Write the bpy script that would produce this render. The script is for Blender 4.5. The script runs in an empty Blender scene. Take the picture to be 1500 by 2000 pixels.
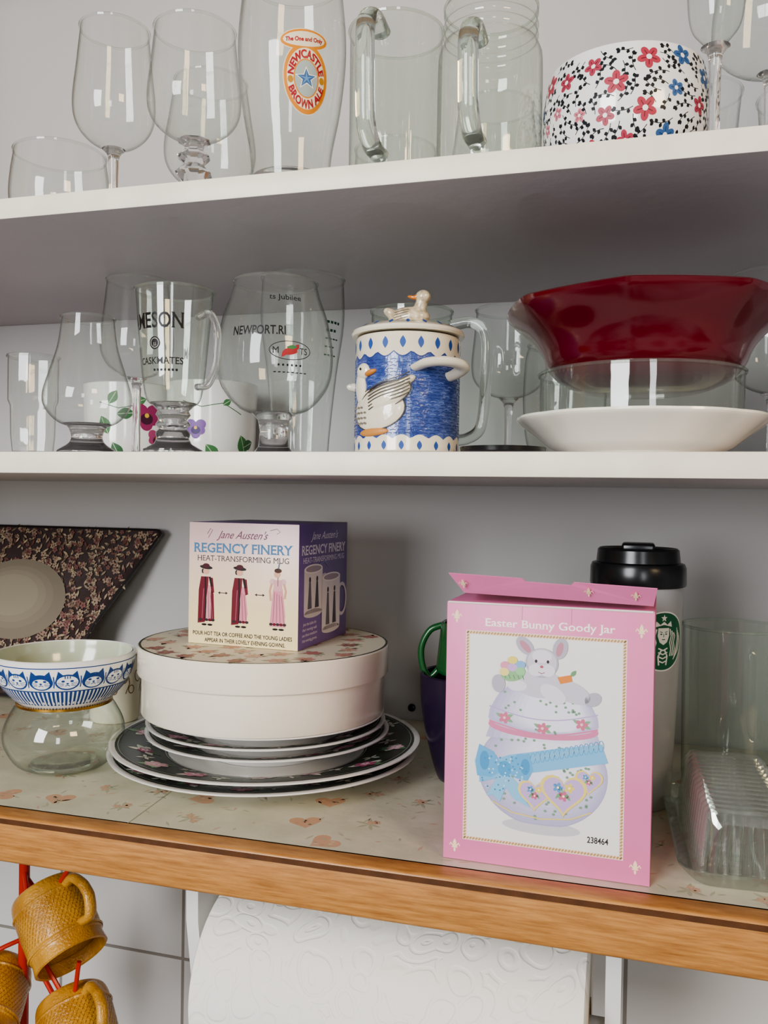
import bpy, bmesh, math, random
from mathutils import Vector, Matrix
E = 1.5
ZT, ZM, ZB = E + .213, E + .030, E - .228
YF, YB = .53, .87
scene = bpy.context.scene
coll = scene.collection
pi = math.pi
scene.view_settings.look = 'AgX - Medium High Contrast'

# ------------------------------------------------------------------ materials
def lin(h):
    h = h.lstrip('#')
    o = []
    for i in (0, 2, 4):
        c = int(h[i:i+2], 16) / 255.
        o.append(c/12.92 if c <= .04045 else ((c+.055)/1.055)**2.4)
    return (*o, 1)

def newmat(name):
    m = bpy.data.materials.new(name); m.use_nodes = True
    nt = m.node_tree
    return m, nt, nt.nodes['Principled BSDF']

def mat(name, col, rough=.5, bump=0, bscale=60, var=.06, vscale=14, metal=0, coat=0, spec=.5, col2=None):
    m, nt, p = newmat(name)
    c = lin(col); N = nt.nodes; L = nt.links
    tc = N.new('ShaderNodeTexCoord')
    nz = N.new('ShaderNodeTexNoise'); nz.inputs['Scale'].default_value = vscale; nz.inputs['Detail'].default_value = 4
    L.new(tc.outputs['Object'], nz.inputs['Vector'])
    rp = N.new('ShaderNodeValToRGB')
    d = lin(col2) if col2 else tuple(x*(1-var) for x in c[:3]) + (1,)
    rp.color_ramp.elements[0].position = .35; rp.color_ramp.elements[0].color = d
    rp.color_ramp.elements[1].position = .65; rp.color_ramp.elements[1].color = c
    L.new(nz.outputs['Fac'], rp.inputs['Fac']); L.new(rp.outputs['Color'], p.inputs['Base Color'])
    p.inputs['Roughness'].default_value = rough; p.inputs['Metallic'].default_value = metal
    p.inputs['Coat Weight'].default_value = coat; p.inputs['Coat Roughness'].default_value = .08
    p.inputs['Specular IOR Level'].default_value = spec
    if bump:
        n2 = N.new('ShaderNodeTexNoise'); n2.inputs['Scale'].default_value = bscale; n2.inputs['Detail'].default_value = 3
        L.new(tc.outputs['Object'], n2.inputs['Vector'])
        b = N.new('ShaderNodeBump'); b.inputs['Strength'].default_value = bump; b.inputs['Distance'].default_value = .002
        L.new(n2.outputs['Fac'], b.inputs['Height']); L.new(b.outputs['Normal'], p.inputs['Normal'])
    return m

_ink = {}
def ink(col):
    if col not in _ink:
        m, nt, p = newmat('ink_' + col.strip('#'))
        p.inputs['Base Color'].default_value = lin(col)
        p.inputs['Roughness'].default_value = .4
        p.inputs['Specular IOR Level'].default_value = .3
        _ink[col] = m
    return _ink[col]

def thin_glass(name, tint='#fbfdfb', edge='#98a29a', base=.06, rough=.035, k=.6, milk=.03):
    m = bpy.data.materials.new(name); m.use_nodes = True
    nt = m.node_tree; N = nt.nodes; L = nt.links
    N.clear()
    out = N.new('ShaderNodeOutputMaterial')
    lw = N.new('ShaderNodeLayerWeight'); lw.inputs['Blend'].default_value = .5
    pw = N.new('ShaderNodeMath'); pw.operation = 'POWER'; pw.inputs[1].default_value = 4
    L.new(lw.outputs['Facing'], pw.inputs[0])
    ma = N.new('ShaderNodeMath'); ma.operation = 'MULTIPLY_ADD'; ma.inputs[1].default_value = k; ma.inputs[2].default_value = base
    L.new(pw.outputs[0], ma.inputs[0])
    rp = N.new('ShaderNodeValToRGB')
    rp.color_ramp.elements[0].position = .62; rp.color_ramp.elements[0].color = lin(tint)
    rp.color_ramp.elements[1].position = 1; rp.color_ramp.elements[1].color = lin(edge)
    L.new(lw.outputs['Facing'], rp.inputs['Fac'])
    tr = N.new('ShaderNodeBsdfTransparent'); L.new(rp.outputs['Color'], tr.inputs['Color'])
    gl = N.new('ShaderNodeBsdfGlossy'); gl.inputs['Roughness'].default_value = rough
    tc = N.new('ShaderNodeTexCoord'); nz = N.new('ShaderNodeTexNoise'); nz.inputs['Scale'].default_value = 45; nz.inputs['Detail'].default_value = 1
    L.new(tc.outputs['Object'], nz.inputs['Vector'])
    bp = N.new('ShaderNodeBump'); bp.inputs['Strength'].default_value = .12; bp.inputs['Distance'].default_value = .002
    L.new(nz.outputs['Fac'], bp.inputs['Height']); L.new(bp.outputs['Normal'], gl.inputs['Normal'])
    mx = N.new('ShaderNodeMixShader')
    L.new(ma.outputs[0], mx.inputs['Fac']); L.new(tr.outputs[0], mx.inputs[1]); L.new(gl.outputs[0], mx.inputs[2])
    df = N.new('ShaderNodeBsdfDiffuse'); df.inputs['Color'].default_value = (.9, .92, .9, 1)
    m2 = N.new('ShaderNodeMixShader'); m2.inputs['Fac'].default_value = milk
    L.new(mx.outputs[0], m2.inputs[1]); L.new(df.outputs[0], m2.inputs[2])
    L.new(m2.outputs[0], out.inputs['Surface'])
    return m

def solid_glass(name, col='#ffffff', rough=.02, tr=.95):
    m, nt, p = newmat(name)
    p.inputs['Base Color'].default_value = lin(col)
    p.inputs['Roughness'].default_value = rough
    p.inputs['Transmission Weight'].default_value = tr
    p.inputs['IOR'].default_value = 1.45
    return m

GL = thin_glass('clear_glass_wall', edge='#8a938b')
GLG = thin_glass('clear_glass_thick_wall', '#f4f9f3', '#818c83', .09, milk=.04)
PGL = thin_glass('pressed_glass', '#f6faf6', '#97a299', .24, .02, .7, .05)
SG = solid_glass('clear_glass_solid')
SGG = solid_glass('clear_glass_handle', '#f4faf4')

LAM = mat('shaded_white_laminate', '#c4bec0', .42, .15, 90, .05, 6)  # white laminate darkened, shade under the shelves put into its colour
LAME = mat('worn_lit_laminate_edge', '#f2ebd9', .4, .2, 60, .1, 25)  # same laminate with some wear, kept brighter as the lit front edge
BACK = mat('shaded_back_panel', '#c0bebd', .6, .1, 40, .04, 3)  # panel colour lowered to hold the shade inside the bays

# ------------------------------------------------------------------ mesh helpers
def fin(bm, name, mats, parent=None, loc=(0, 0, 0), rot=(0, 0, 0), smooth=True, ang=38):
    me = bpy.data.meshes.new(name)
    bmesh.ops.recalc_face_normals(bm, faces=bm.faces[:])
    bm.to_mesh(me); bm.free()
    return fin_me(me, name, mats, parent, loc, rot, smooth, ang)

def fin_me(me, name, mats, parent=None, loc=(0, 0, 0), rot=(0, 0, 0), smooth=True, ang=38):
    if not isinstance(mats, (list, tuple)): mats = [mats]
    for m in mats: me.materials.append(m)
    if smooth:
        for p in me.polygons: p.use_smooth = True
        me.set_sharp_from_angle(angle=math.radians(ang))
    ob = bpy.data.objects.new(name, me); coll.objects.link(ob)
    ob.location = loc; ob.rotation_euler = rot
    if parent: ob.parent = parent
    return ob

def tag(ob, label, cat, group=None):
    ob['label'] = label; ob['category'] = cat
    if group: ob['group'] = group
    return ob

def top(name, loc, label, cat, group=None, rotz=0):
    e = bpy.data.objects.new(name, None); coll.objects.link(e)
    e.empty_display_size = .02
    e.location = loc; e.rotation_euler = (0, 0, rotz)
    return tag(e, label, cat, group)

def cat_rom(pts, n=6):
    P = [Vector(p) for p in pts]
    out = []
    for i in range(len(P)-1):
        p0 = P[i-1] if i > 0 else P[0]*2-P[1]
        p1, p2 = P[i], P[i+1]
        p3 = P[i+2] if i+2 < len(P) else P[-1]*2-P[-2]
        for j in range(n):
            t = j/n
            out.append(.5*((2*p1)+(p2-p0)*t+(2*p0-5*p1+4*p2-p3)*t*t+(3*p1-p0-3*p2+p3)*t**3))
    out.append(P[-1])
    return out

def cr(pts, n=6):
    return [(max(p[0], 0), p[1]) for p in cat_rom([(a, b) for a, b in pts], n)]

def rev(pts, name, mats, parent=None, segs=56, rmod=None, zmod=None, loc=(0, 0, 0), rot=(0, 0, 0), ang=38, smooth=True):
    bm = bmesh.new(); rings = []
    for r, z in pts:
        if r < 1e-5:
            rings.append([bm.verts.new((0, 0, z))]); continue
        ring = []
        for i in range(segs):
            a = 2*pi*i/segs
            rr = r*(rmod(a, r, z) if rmod else 1)
            zz = z+(zmod(a, r, z) if zmod else 0)
            ring.append(bm.verts.new((rr*math.cos(a), rr*math.sin(a), zz)))
        rings.append(ring)
    for A, B in zip(rings, rings[1:]):
        if len(A) == 1 and len(B) == 1: continue
        for i in range(segs):
            j = (i+1) % segs
            if len(A) == 1: bm.faces.new((A[0], B[i], B[j]))
            elif len(B) == 1: bm.faces.new((A[i], A[j], B[0]))
            else: bm.faces.new((A[i], A[j], B[j], B[i]))
    return fin(bm, name, mats, parent, loc, rot, smooth, ang)

def cup(outer, t, bt=None):
    bt = bt or t
    z0 = outer[0][1]
    inner = [(max(r-t, .0005), max(z, z0+bt)) for r, z in reversed(outer) if z > z0+bt*.5]
    lip = [(outer[-1][0]-t*.5, outer[-1][1]+t*.35)]
    return [(0, z0)]+list(outer)+lip+inner+[(0, z0+bt)]

def rfn(pts):
    def f(z):
        if z <= pts[0][1]: return pts[0][0]
        for (r0, z0), (r1, z1) in zip(pts, pts[1:]):
            if z0 <= z <= z1 and z1 > z0: return r0+(r1-r0)*(z-z0)/(z1-z0)
        return pts[-1][0]
    return f

def tube(pts, rad, name, mats, parent=None, n=6, segs=12, flat=1., loc=(0, 0, 0), smooth_path=True, cap=True):
    C = cat_rom(pts, n) if smooth_path else [Vector(p) for p in pts]
    m = len(C)
    bm = bmesh.new(); rings = []
    up = Vector((0, 0, 1))
    T0 = (C[1]-C[0]).normalized()
    if abs(T0.dot(up)) > .9: up = Vector((0, 1, 0))
    nrm = T0.cross(up).normalized()
    for i, c in enumerate(C):
        T = (C[min(i+1, m-1)]-C[max(i-1, 0)]).normalized()
        nrm = (nrm-T*nrm.dot(T)).normalized(); b = T.cross(nrm)
        if isinstance(rad, (list, tuple)):
            f = i/(m-1)*(len(rad)-1); k = min(int(f), len(rad)-2); r = rad[k]+(rad[k+1]-rad[k])*(f-k)
        else: r = rad
        rings.append([bm.verts.new(c+nrm*(r*flat*math.cos(2*pi*j/segs))+b*(r*math.sin(2*pi*j/segs))) for j in range(segs)])
    for A, B in zip(rings, rings[1:]):
        for i in range(segs):
            j = (i+1) % segs
            bm.faces.new((A[i], A[j], B[j], B[i]))
    if cap:
        bm.faces.new(rings[0][::-1]); bm.faces.new(rings[-1])
    return fin(bm, name, mats, parent, loc)

def box(lo, hi, name, mats, parent=None, bev=.0006, seg=2, loc=(0, 0, 0), rot=(0, 0, 0)):
    bm = bmesh.new()
    bmesh.ops.create_cube(bm, size=1)
    lo, hi = Vector(lo), Vector(hi)
    for v in bm.verts:
        v.co = Vector([lo[i]+(v.co[i]+.5)*(hi[i]-lo[i]) for i in range(3)])
    if bev: bmesh.ops.bevel(bm, geom=bm.edges[:], offset=bev, segments=seg, affect='EDGES', profile=.5)
    return fin(bm, name, mats, parent, loc, rot, True, 30)

def blobs(items, name, mats, parent=None, voxel=.0012, loc=(0, 0, 0), rot=(0, 0, 0), sm=6):
    bm = bmesh.new()
    for c, r, ry in items:
        mtx = Matrix.Translation(c) @ Matrix.Rotation(ry, 4, 'Y') @ Matrix.Diagonal((*r, 1))
        bmesh.ops.create_icosphere(bm, subdivisions=3, radius=1, matrix=mtx)
    me = bpy.data.meshes.new('tmp'); bm.to_mesh(me); bm.free()
    o = bpy.data.objects.new('tmp', me); coll.objects.link(o)
    md = o.modifiers.new('r', 'REMESH'); md.mode = 'VOXEL'; md.voxel_size = voxel
    s = o.modifiers.new('s', 'SMOOTH'); s.iterations = sm
    bpy.context.view_layer.update()
    dg = bpy.context.evaluated_depsgraph_get()
    m2 = bpy.data.meshes.new_from_object(o.evaluated_get(dg))
    bpy.data.objects.remove(o)
    return fin_me(m2, name, mats, parent, loc, rot, True, 180)

# ------------------------------------------------------------------ flat print artwork
def glyphs(txt, shear, bold):
    cu = bpy.data.curves.new('t', 'FONT'); cu.body = txt; cu.size = 1; cu.shear = shear; cu.offset = bold
    cu.align_x = 'CENTER'; cu.resolution_u = 3
    ob = bpy.data.objects.new('t', cu); coll.objects.link(ob)
    bpy.context.view_layer.update()
    me = bpy.data.meshes.new_from_object(ob)
    vs = [(v.co.x, v.co.y) for v in me.vertices]; fs = [list(p.vertices) for p in me.polygons]
    bpy.data.objects.remove(ob); bpy.data.curves.remove(cu); bpy.data.meshes.remove(me)
    return vs, fs

class Art:
    def __init__(s): s.sh = []; s.L = 0
    def up(s, n=1): s.L += n; return s
    def raw(s, vs, fs, col, dl=0): s.sh.append((vs, fs, col, s.L+dl))
    def poly(s, pts, col, dl=0, lift=0):
        s.raw([(x, y, lift) for x, y in pts], [list(range(len(pts)))], col, dl)
    def rect(s, x0, y0, x1, y1, col, dl=0): s.poly([(x0, y0), (x1, y0), (x1, y1), (x0, y1)], col, dl)
    def ell(s, x, y, rx, ry, col, rot=0, dl=0, n=22, lift=0):
        c, q = math.cos(rot), math.sin(rot); P = []
        for i in range(n):
            a = 2*pi*i/n; u, v = rx*math.cos(a), ry*math.sin(a)
            P.append((x+u*c-v*q, y+u*q+v*c))
        s.poly(P, col, dl, lift)
    def blob(s, x, y, rx, ry, h, col, rot=0, dl=0, lift=0, n=24, m=6):
        c, q = math.cos(rot), math.sin(rot)
        vs = [(x, y, lift+h)]; fs = []
        for k in range(1, m+1):
            rho = math.sin(k/m*pi/2)
            for i in range(n):
                a = 2*pi*i/n; u, v = rx*rho*math.cos(a), ry*rho*math.sin(a)
                vs.append((x+u*c-v*q, y+u*q+v*c, lift+h*math.cos(k/m*pi/2)))
        for i in range(n): fs.append([0, 1+i, 1+(i+1) % n])
        for k in range(m-1):
            for i in range(n):
                a = 1+k*n+i; b = 1+k*n+(i+1) % n
                fs.append([a, a+n, b+n, b])
        s.raw(vs, fs, col, dl)
    def line(s, pts, w, col, dl=0, lift=0, closed=False):
        P = [Vector(p) for p in pts]
        if closed: P = P+[P[0]]
        vs = []; fs = []
        m = len(P)
        for i, p in enumerate(P):
            if closed: t = (P[1]-P[-2]) if i in (0, m-1) else P[i+1]-P[i-1]
            else: t = P[min(i+1, m-1)]-P[max(i-1, 0)]
            if t.length < 1e-9: t = Vector((1, 0))
            t.normalize(); nn = Vector((-t.y, t.x))*w/2
            vs += [(*(p+nn), lift), (*(p-nn), lift)]
        for i in range(m-1): fs.append([2*i, 2*i+1, 2*i+3, 2*i+2])
        s.raw(vs, fs, col, dl)
    def ring(s, x, y, rx, ry, w, col, dl=0, rot=0, lift=0, n=32):
        c, q = math.cos(rot), math.sin(rot)
        s.line([(x+rx*math.cos(2*pi*i/n)*c-ry*math.sin(2*pi*i/n)*q, y+rx*math.cos(2*pi*i/n)*q+ry*math.sin(2*pi*i/n)*c) for i in range(n)], w, col, dl, lift, True)
    def star(s, x, y, r, col, dl=0, k=.42, n=5, rot=0):
        s.poly([(x+(r if i % 2 == 0 else r*k)*math.sin(rot+pi*i/n), y+(r if i % 2 == 0 else r*k)*math.cos(rot+pi*i/n)) for i in range(2*n)], col, dl)
    def heart(s, x, y, r, col, dl=0, rot=0):
        P = []
        for i in range(28):
            t = 2*pi*i/28
            u = r*math.sin(t)**3; v = r/16*(13*math.cos(t)-5*math.cos(2*t)-2*math.cos(3*t)-math.cos(4*t))
            P.append((x+u*math.cos(rot)-v*math.sin(rot), y+u*math.sin(rot)+v*math.cos(rot)))
        s.poly(P, col, dl)
    def leaf(s, x, y, l, w, col, rot=0, dl=0):
        P = []
        for i in range(9): P.append((l*i/8, w*math.sin(pi*i/8)))
        for i in range(7, 0, -1): P.append((l*i/8, -w*math.sin(pi*i/8)))
        c, q = math.cos(rot), math.sin(rot)
        s.poly([(x+u*c-v*q, y+u*q+v*c) for u, v in P], col, dl)
    def flower(s, x, y, r, col, cc, rot=0, n=5, dl=0, line=None):
        for i in range(n):
            a = rot+2*pi*i/n
            s.ell(x+r*.58*math.cos(a), y+r*.58*math.sin(a), r*.46, r*.34, col, a, dl+(i % 2), 12)
        s.ell(x, y, r*.25, r*.25, cc, 0, dl+2, 10)
        if line:
            for i in range(n):
                a = rot+2*pi*i/n
                s.line([(x+r*.25*math.cos(a), y+r*.25*math.sin(a)), (x+r*.7*math.cos(a), y+r*.7*math.sin(a))], r*.06, line, dl+3)
    def text(s, x, y, txt, h, col, w=None, shear=0, bold=0, dl=0, rot=0, arc=None, sy=1, lift=0, serif=False):
        V, F_ = glyphs(txt, shear, bold)
        if not V: return
        if serif:                         # slab serifs on the stems standing on base line and cap line
            cap = max(q[1] for q in glyphs('H', 0, bold)[0]); base = -bold
            V = list(V); F_ = list(F_)
            for lvl, sg_ in ((base, 1), (cap, -1)):
                xs = sorted(q[0] for q in V if abs(q[1]-lvl) < .012)
                grp = []
                for q in xs:
                    if grp and q-grp[-1][-1] < .17 and q-grp[-1][0] < .22: grp[-1].append(q)
                    else: grp.append([q])
                for g in grp:
                    n0 = len(V); e_ = .045
                    V += [(g[0]-e_, lvl), (g[-1]+e_, lvl), (g[-1]+e_, lvl+sg_*.042), (g[0]-e_, lvl+sg_*.042)]
                    F_.append([n0, n0+1, n0+2, n0+3] if sg_ > 0 else [n0+3, n0+2, n0+1, n0])
        x0 = min(q[0] for q in V); x1 = max(q[0] for q in V)
        sc = h/.72; sx = (w/(x1-x0)) if w else sc
        cx = (x0+x1)/2
        vs = []
        for a, b in V:
            u = (a-cx)*sx; q = b*sc-h/2
            if arc:
                R, side = arc
                t = u/R
                if side > 0: u, q = (R+q)*math.sin(t), (R+q)*math.cos(t)
                else: u, q = (R-q)*math.sin(t), -(R-q)*math.cos(t)
                q *= sy
            c, d = math.cos(rot), math.sin(rot)
            vs.append((x+u*c-q*d, y+u*d+q*c, lift))
        s.raw(vs, F_, col, dl)
    def build(s, name, parent, mp, maxedge=None, eps=5e-5):
        cols = []; bm = bmesh.new()
        for vs, fs, col, L in s.sh:
            if col not in cols: cols.append(col)
            mi = cols.index(col)
            V = [bm.verts.new((a, b, c+(L+1)*eps)) for a, b, c in vs]
            for f in fs:
                try:
                    fc = bm.faces.new([V[i] for i in f]); fc.material_index = mi
                except Exception: pass
        bmesh.ops.triangulate(bm, faces=[f for f in bm.faces if len(f.verts) > 3])
        if maxedge:
            for _ in range(6):
                ed = [e for e in bm.edges if (e.verts[0].co-e.verts[1].co).length > maxedge]
                if not ed: break
                bmesh.ops.subdivide_edges(bm, edges=ed, cuts=1)
                bmesh.ops.triangulate(bm, faces=[f for f in bm.faces if len(f.verts) > 3])
        for v in bm.verts: v.co = mp(*v.co)
        me = bpy.data.meshes.new(name); bm.to_mesh(me); bm.free()
        for c in cols: me.materials.append(c if not isinstance(c, str) else ink(c))
        ob = bpy.data.objects.new(name, me); coll.objects.link(ob)
        if parent: ob.parent = parent
        return ob

def on_rev(f, a0=-pi/2, rref=None, z0=0):
    def mp(x, y, e):
        r = f(y+z0); a = a0+x/(rref or r)
        return ((r+e)*math.cos(a), (r+e)*math.sin(a), y+z0)
    return mp
def turned(x, y):            # direction from an object on the shelf to the open front
    return math.atan2(-y, -x)
def on_plane(o, ux, uy):
    o, ux, uy = Vector(o), Vector(ux), Vector(uy); n = ux.cross(uy)
    return lambda x, y, e: o+ux*x+uy*y+n*e

# ------------------------------------------------------------------ cabinet
cab = top('kitchen_cabinet', (-.2, YF, ZB-.033), 'open white kitchen wall cabinet with two shelves and oak front rail', 'cabinet')
XL, XR = -.845, .28
ZTOP = E+.64
def cbox(lo, hi, name, m, bev=.0008):
    o = Vector(cab.location)
    return box(Vector(lo)-o, Vector(hi)-o, name, m, cab, bev)
for zt_, zb_ in ((ZT, E+.198), (ZM, E+.0143)):
    sh = cbox((XL+.001, YF, zb_), (XR-.001, YB-.001, zt_), 'shelf', [LAM, LAME], .001)
    for p in sh.data.polygons:
        if p.normal.y < -.7: p.material_index = 1
cbox((XL-.016, YB, ZB-.03), (XR+.016, YB+.008, ZTOP+.016), 'back_panel', BACK)
SIDE = mat('side_panel_tan', '#a9824f', .5, .1, 50, .15, 8)
cbox((XL-.016, YF, ZB-.03), (XL, YB-.001, ZTOP+.016), 'side_panel', SIDE)
cbox((XR, YF, ZB-.03), (XR+.016, YB-.001, ZTOP+.016), 'side_panel', LAM)
cbox((XL+.001, YF, ZTOP), (XR-.001, YB-.001, ZTOP+.016), 'top_panel', SIDE)
cbox((XL+.001, YF+.004, ZB-.014), (XR-.001, YB-.001, ZB-.0006), 'bottom_panel', LAM)
# oak rail
m, nt, p = newmat('oak_wood'); N = nt.nodes; L = nt.links
tc = N.new('ShaderNodeTexCoord'); mp_ = N.new('ShaderNodeMapping'); mp_.inputs['Scale'].default_value = (8, 40, 130)
nz = N.new('ShaderNodeTexNoise'); nz.inputs['Scale'].default_value = 3.2; nz.inputs['Detail'].default_value = 8; nz.inputs['Roughness'].default_value = .7
L.new(tc.outputs['Object'], mp_.inputs[0]); L.new(mp_.outputs[0], nz.inputs['Vector'])
rp = N.new('ShaderNodeValToRGB')
rp.color_ramp.elements[0].position = .30; rp.color_ramp.elements[0].color = lin('#8c5a2a')
rp.color_ramp.elements[1].position = .62; rp.color_ramp.elements[1].color = lin('#bf8a50')
L.new(nz.outputs['Fac'], rp.inputs['Fac']); L.new(rp.outputs['Color'], p.inputs['Base Color'])
p.inputs['Roughness'].default_value = .42; p.inputs['Coat Weight'].default_value = .1
bp = N.new('ShaderNodeBump'); bp.inputs['Strength'].default_value = .12; bp.inputs['Distance'].default_value = .001
L.new(nz.outputs['Fac'], bp.inputs['Height']); L.new(bp.outputs['Normal'], p.inputs['Normal'])
OAK = m
OAKD = mat('oak_dark_edge', '#5e3a1e', .4, .2, 80, .3, 60)
box((XL-.016, 0, -.033), (XR+.016, .02, 0), 'front_rail', [OAK, OAKD], cab, .0025, 3, loc=Vector((0, YF-.018, ZB))-Vector(cab.location))
box((XL-.016, -.0004, -.0052), (XR+.016, .0, -.0018), 'rail_bead', OAKD, cab, 0, 1, loc=Vector((0, YF-.0181, ZB))-Vector(cab.location))
# unseen open oak door on the hinge side, added for its warm bounce
o_ = Vector(cab.location)
dr = box(Vector((XL-.036, .13, ZB-.02))-o_, Vector((XL-.017, YF-.020, ZTOP+.01))-o_, 'bounce_door', OAK, cab, .003)
kn = rev([(0, 0), (.006, 0), (.005, .010), (.011, .016), (.012, .022), (.008, .027), (0, .028)], 'knob', mat('brass_knob', '#b08a4a', .3, metal=1), None, 24)
kn.parent = dr; kn.location = Vector((XL-.036, .17, ZB+.08))-o_; kn.rotation_euler = (0, -pi/2, 0)

# liner
LIN = mat('shelf_liner_paper', '#d6d1bc', .35, .1, 120, .1, 30, col2='#c6c4ac')
liner = top('shelf_liner', (0, YF-.002, ZB-.0005), 'cream shelf liner paper printed with peach hearts', 'shelf liner')
box((XL+.002, 0, 0), (XR-.002, YB-YF, .0005), 'liner_sheet', LIN, liner, 0)
random.seed(5)
A = Art()
pts = []
for _ in range(900):
    x = random.uniform(-.62, .24); y = random.uniform(.012, .31)
    if all((x-a)**2+(y-b)**2 > .036**2 for a, b in pts): pts.append((x, y))
for i, (x, y) in enumerate(pts):
    rt = random.uniform(-1.5, 1.5)
    if i % 3 == 0:
        A.heart(x, y, .0115, '#cda588', 0, rt)
        for k in range(7): A.ell(x+random.uniform(-.006, .006), y+random.uniform(-.005, .005), .0017, .0013, random.choice(['#c09a84', '#d3bb9d', '#b5ad8e']), 0, 1, 8)
    else:
        for k in range(6):
            a = rt+k*1.1; A.leaf(x, y, random.uniform(.007, .012), .0014, '#b0b197', a)
        for k in range(3): A.flower(x+random.uniform(-.005, .005), y+random.uniform(-.005, .005), .0032, '#cda993', '#cfc08c', k, dl=1+k)
for i in range(520):
    x = random.uniform(-.62, .24); y = random.uniform(.008, .32); rt = random.uniform(0, 6)
    A.leaf(x, y, random.uniform(.004, .010), .0010, random.choice(['#b3b399', '#cbb09a', '#b9b59a']), rt)
A.line([(-.335, .0), (-.36, .33)], .0008, '#aaa590', 7)
A.build('printed_pattern', liner, on_plane((0, 0, .0005), (1, 0, 0), (0, 1, 0)), eps=2e-5)

# tiled wall and worktop
m, nt, p = newmat('white_tile'); N = nt.nodes; L = nt.links
tc = N.new('ShaderNodeTexCoord'); sx = N.new('ShaderNodeSeparateXYZ'); cb = N.new('ShaderNodeCombineXYZ')
a1 = N.new('ShaderNodeMath'); a1.operation = 'ADD'; a1.inputs[1].default_value = .488+.162*20
a2 = N.new('ShaderNodeMath'); a2.operation = 'ADD'; a2.inputs[1].default_value = -(E-.529)+.162*20
L.new(tc.outputs['Object'], sx.inputs[0]); L.new(sx.outputs['X'], a1.inputs[0]); L.new(sx.outputs['Z'], a2.inputs[0])
L.new(a1.outputs[0], cb.inputs['X']); L.new(a2.outputs[0], cb.inputs['Y'])
br = N.new('ShaderNodeTexBrick'); br.offset = 0; br.inputs['Scale'].default_value = 1
br.inputs['Brick Width'].default_value = .162; br.inputs['Row Height'].default_value = .162
br.inputs['Mortar Size'].default_value = .002; br.inputs['Mortar Smooth'].default_value = .3
br.inputs['Color1'].default_value = lin('#d6d3cf'); br.inputs['Color2'].default_value = lin('#cfcdca'); br.inputs['Mortar'].default_value = lin('#8d8780')
L.new(cb.outputs[0], br.inputs['Vector']); L.new(br.outputs['Color'], p.inputs['Base Color'])
bp = N.new('ShaderNodeBump'); bp.invert = True; bp.inputs['Distance'].default_value = .002; bp.inputs['Strength'].default_value = .6
L.new(br.outputs['Fac'], bp.inputs['Height']); L.new(bp.outputs['Normal'], p.inputs['Normal'])
p.inputs['Roughness'].default_value = .22
wall = box((-1.4, .885, E-.76), (1.0, .93, E+.8), 'wall_back', m, None, 0); wall['kind'] = 'structure'
CT = mat('grey_worktop', '#9a948a', .3, .1, 100, .2, 120)
ct = box((-1.4, .42, E-.76), (1.0, .884, E-.72), 'worktop', CT, None, .003)
tag(ct, 'grey speckled kitchen worktop running along the tiled wall', 'worktop')

# ------------------------------------------------------------------ glassware
def lipped(pts):
    r, z = pts[-1]
    return pts+[(r+.0007, z+.0006), (r+.0015, z), (r+.0011, z-.0014), (r+.0002, z-.0018)]

def wine_glass(x, y, zs, R, rim, zb, H, label, group, foot=None, stem='plain', name='wine_glass', bulge=.38, g=GL, sg=SG, sr=.0036):
    e = top(name, (x, y, zs), label, 'wine glass', group)
    foot = foot or R*.9
    h = H-zb
    prof = cr([(.0005, zb), (R*.55, zb+h*.07), (R*.9, zb+h*.2), (R, zb+h*bulge), (R*.5+rim*.5, zb+h*.7), (rim, H)], 7)
    rev(lipped(prof), 'bowl', g, e, 56)
    if stem == 'facet':
        sp = [(.004, .004), (.0050, .008), (.0060, .010), (.0135, .0175), (.0075, .0245), (.0145, .032), (.0075, .0390), (.0130, .0450), (.0070, .050), (.0080, zb-.002), (.013, zb+.001), (0, zb+.002)]
        rev([(0, .004)]+sp, 'stem', sg, e, 8, ang=10, smooth=False)
    else:
        sp = cr([(.010, .0025), (.0045, .007), (sr, .02), (sr, zb*.7), (sr*1.25, zb-.004), (.009, zb+.0015)], 4)
        rev([(0, .0025)]+sp+[(0, zb+.002)], 'stem', sg, e, 20)
    rev([(0, 0), (foot, 0), (foot, .0014), (foot*.5, .0026), (.008, .0045), (0, .0045)], 'foot', sg, e, 48)
    return e, rfn(prof)

def tumbler(x, y, zs, prof, label, group, cat='drinking glass', name='drinking_glass', g=GL, sg=SG, base=.006, rotz=0, segs=56, rmod=None):
    e = top(name, (x, y, zs), label, cat, group, rotz)
    r0 = prof[0][0]
    rev(lipped([(r, z) for r, z in prof]), 'glass_wall', g, e, segs, rmod=rmod)
    rb = rfn(prof)(base)-.0008
    rev([(0, 0), (r0-.002, 0), (r0-.0006, .0012), (rb, base), (rb*.7, base+.0004), (0, base-.001)], 'thick_base', sg, e, segs)
    return e

GT = 'glassware on the top shelf'; GM = 'glassware on the middle shelf'
tumbler(-.4789, .64, ZT, cr([(.026, 0), (.036, .012), (.0407, .035), (.040, .055), (.037, .076)]), 'clear stemless rounded glass beside a wine glass', GT)
wine_glass(-.4000, .60, ZT, .0315, .0258, .056, .150, 'tall clear wine glass with a plain slender stem', GT)
wine_glass(-.3300, .60, ZT, .0354, .030, .056, .140, 'clear wine glass with a faceted knobbly stem', GT, stem='facet')
wine_glass(-.4031, .765, ZT, .0437, .034, .080, .185, 'large clear balloon wine glass standing behind other glasses', GT)
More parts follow.
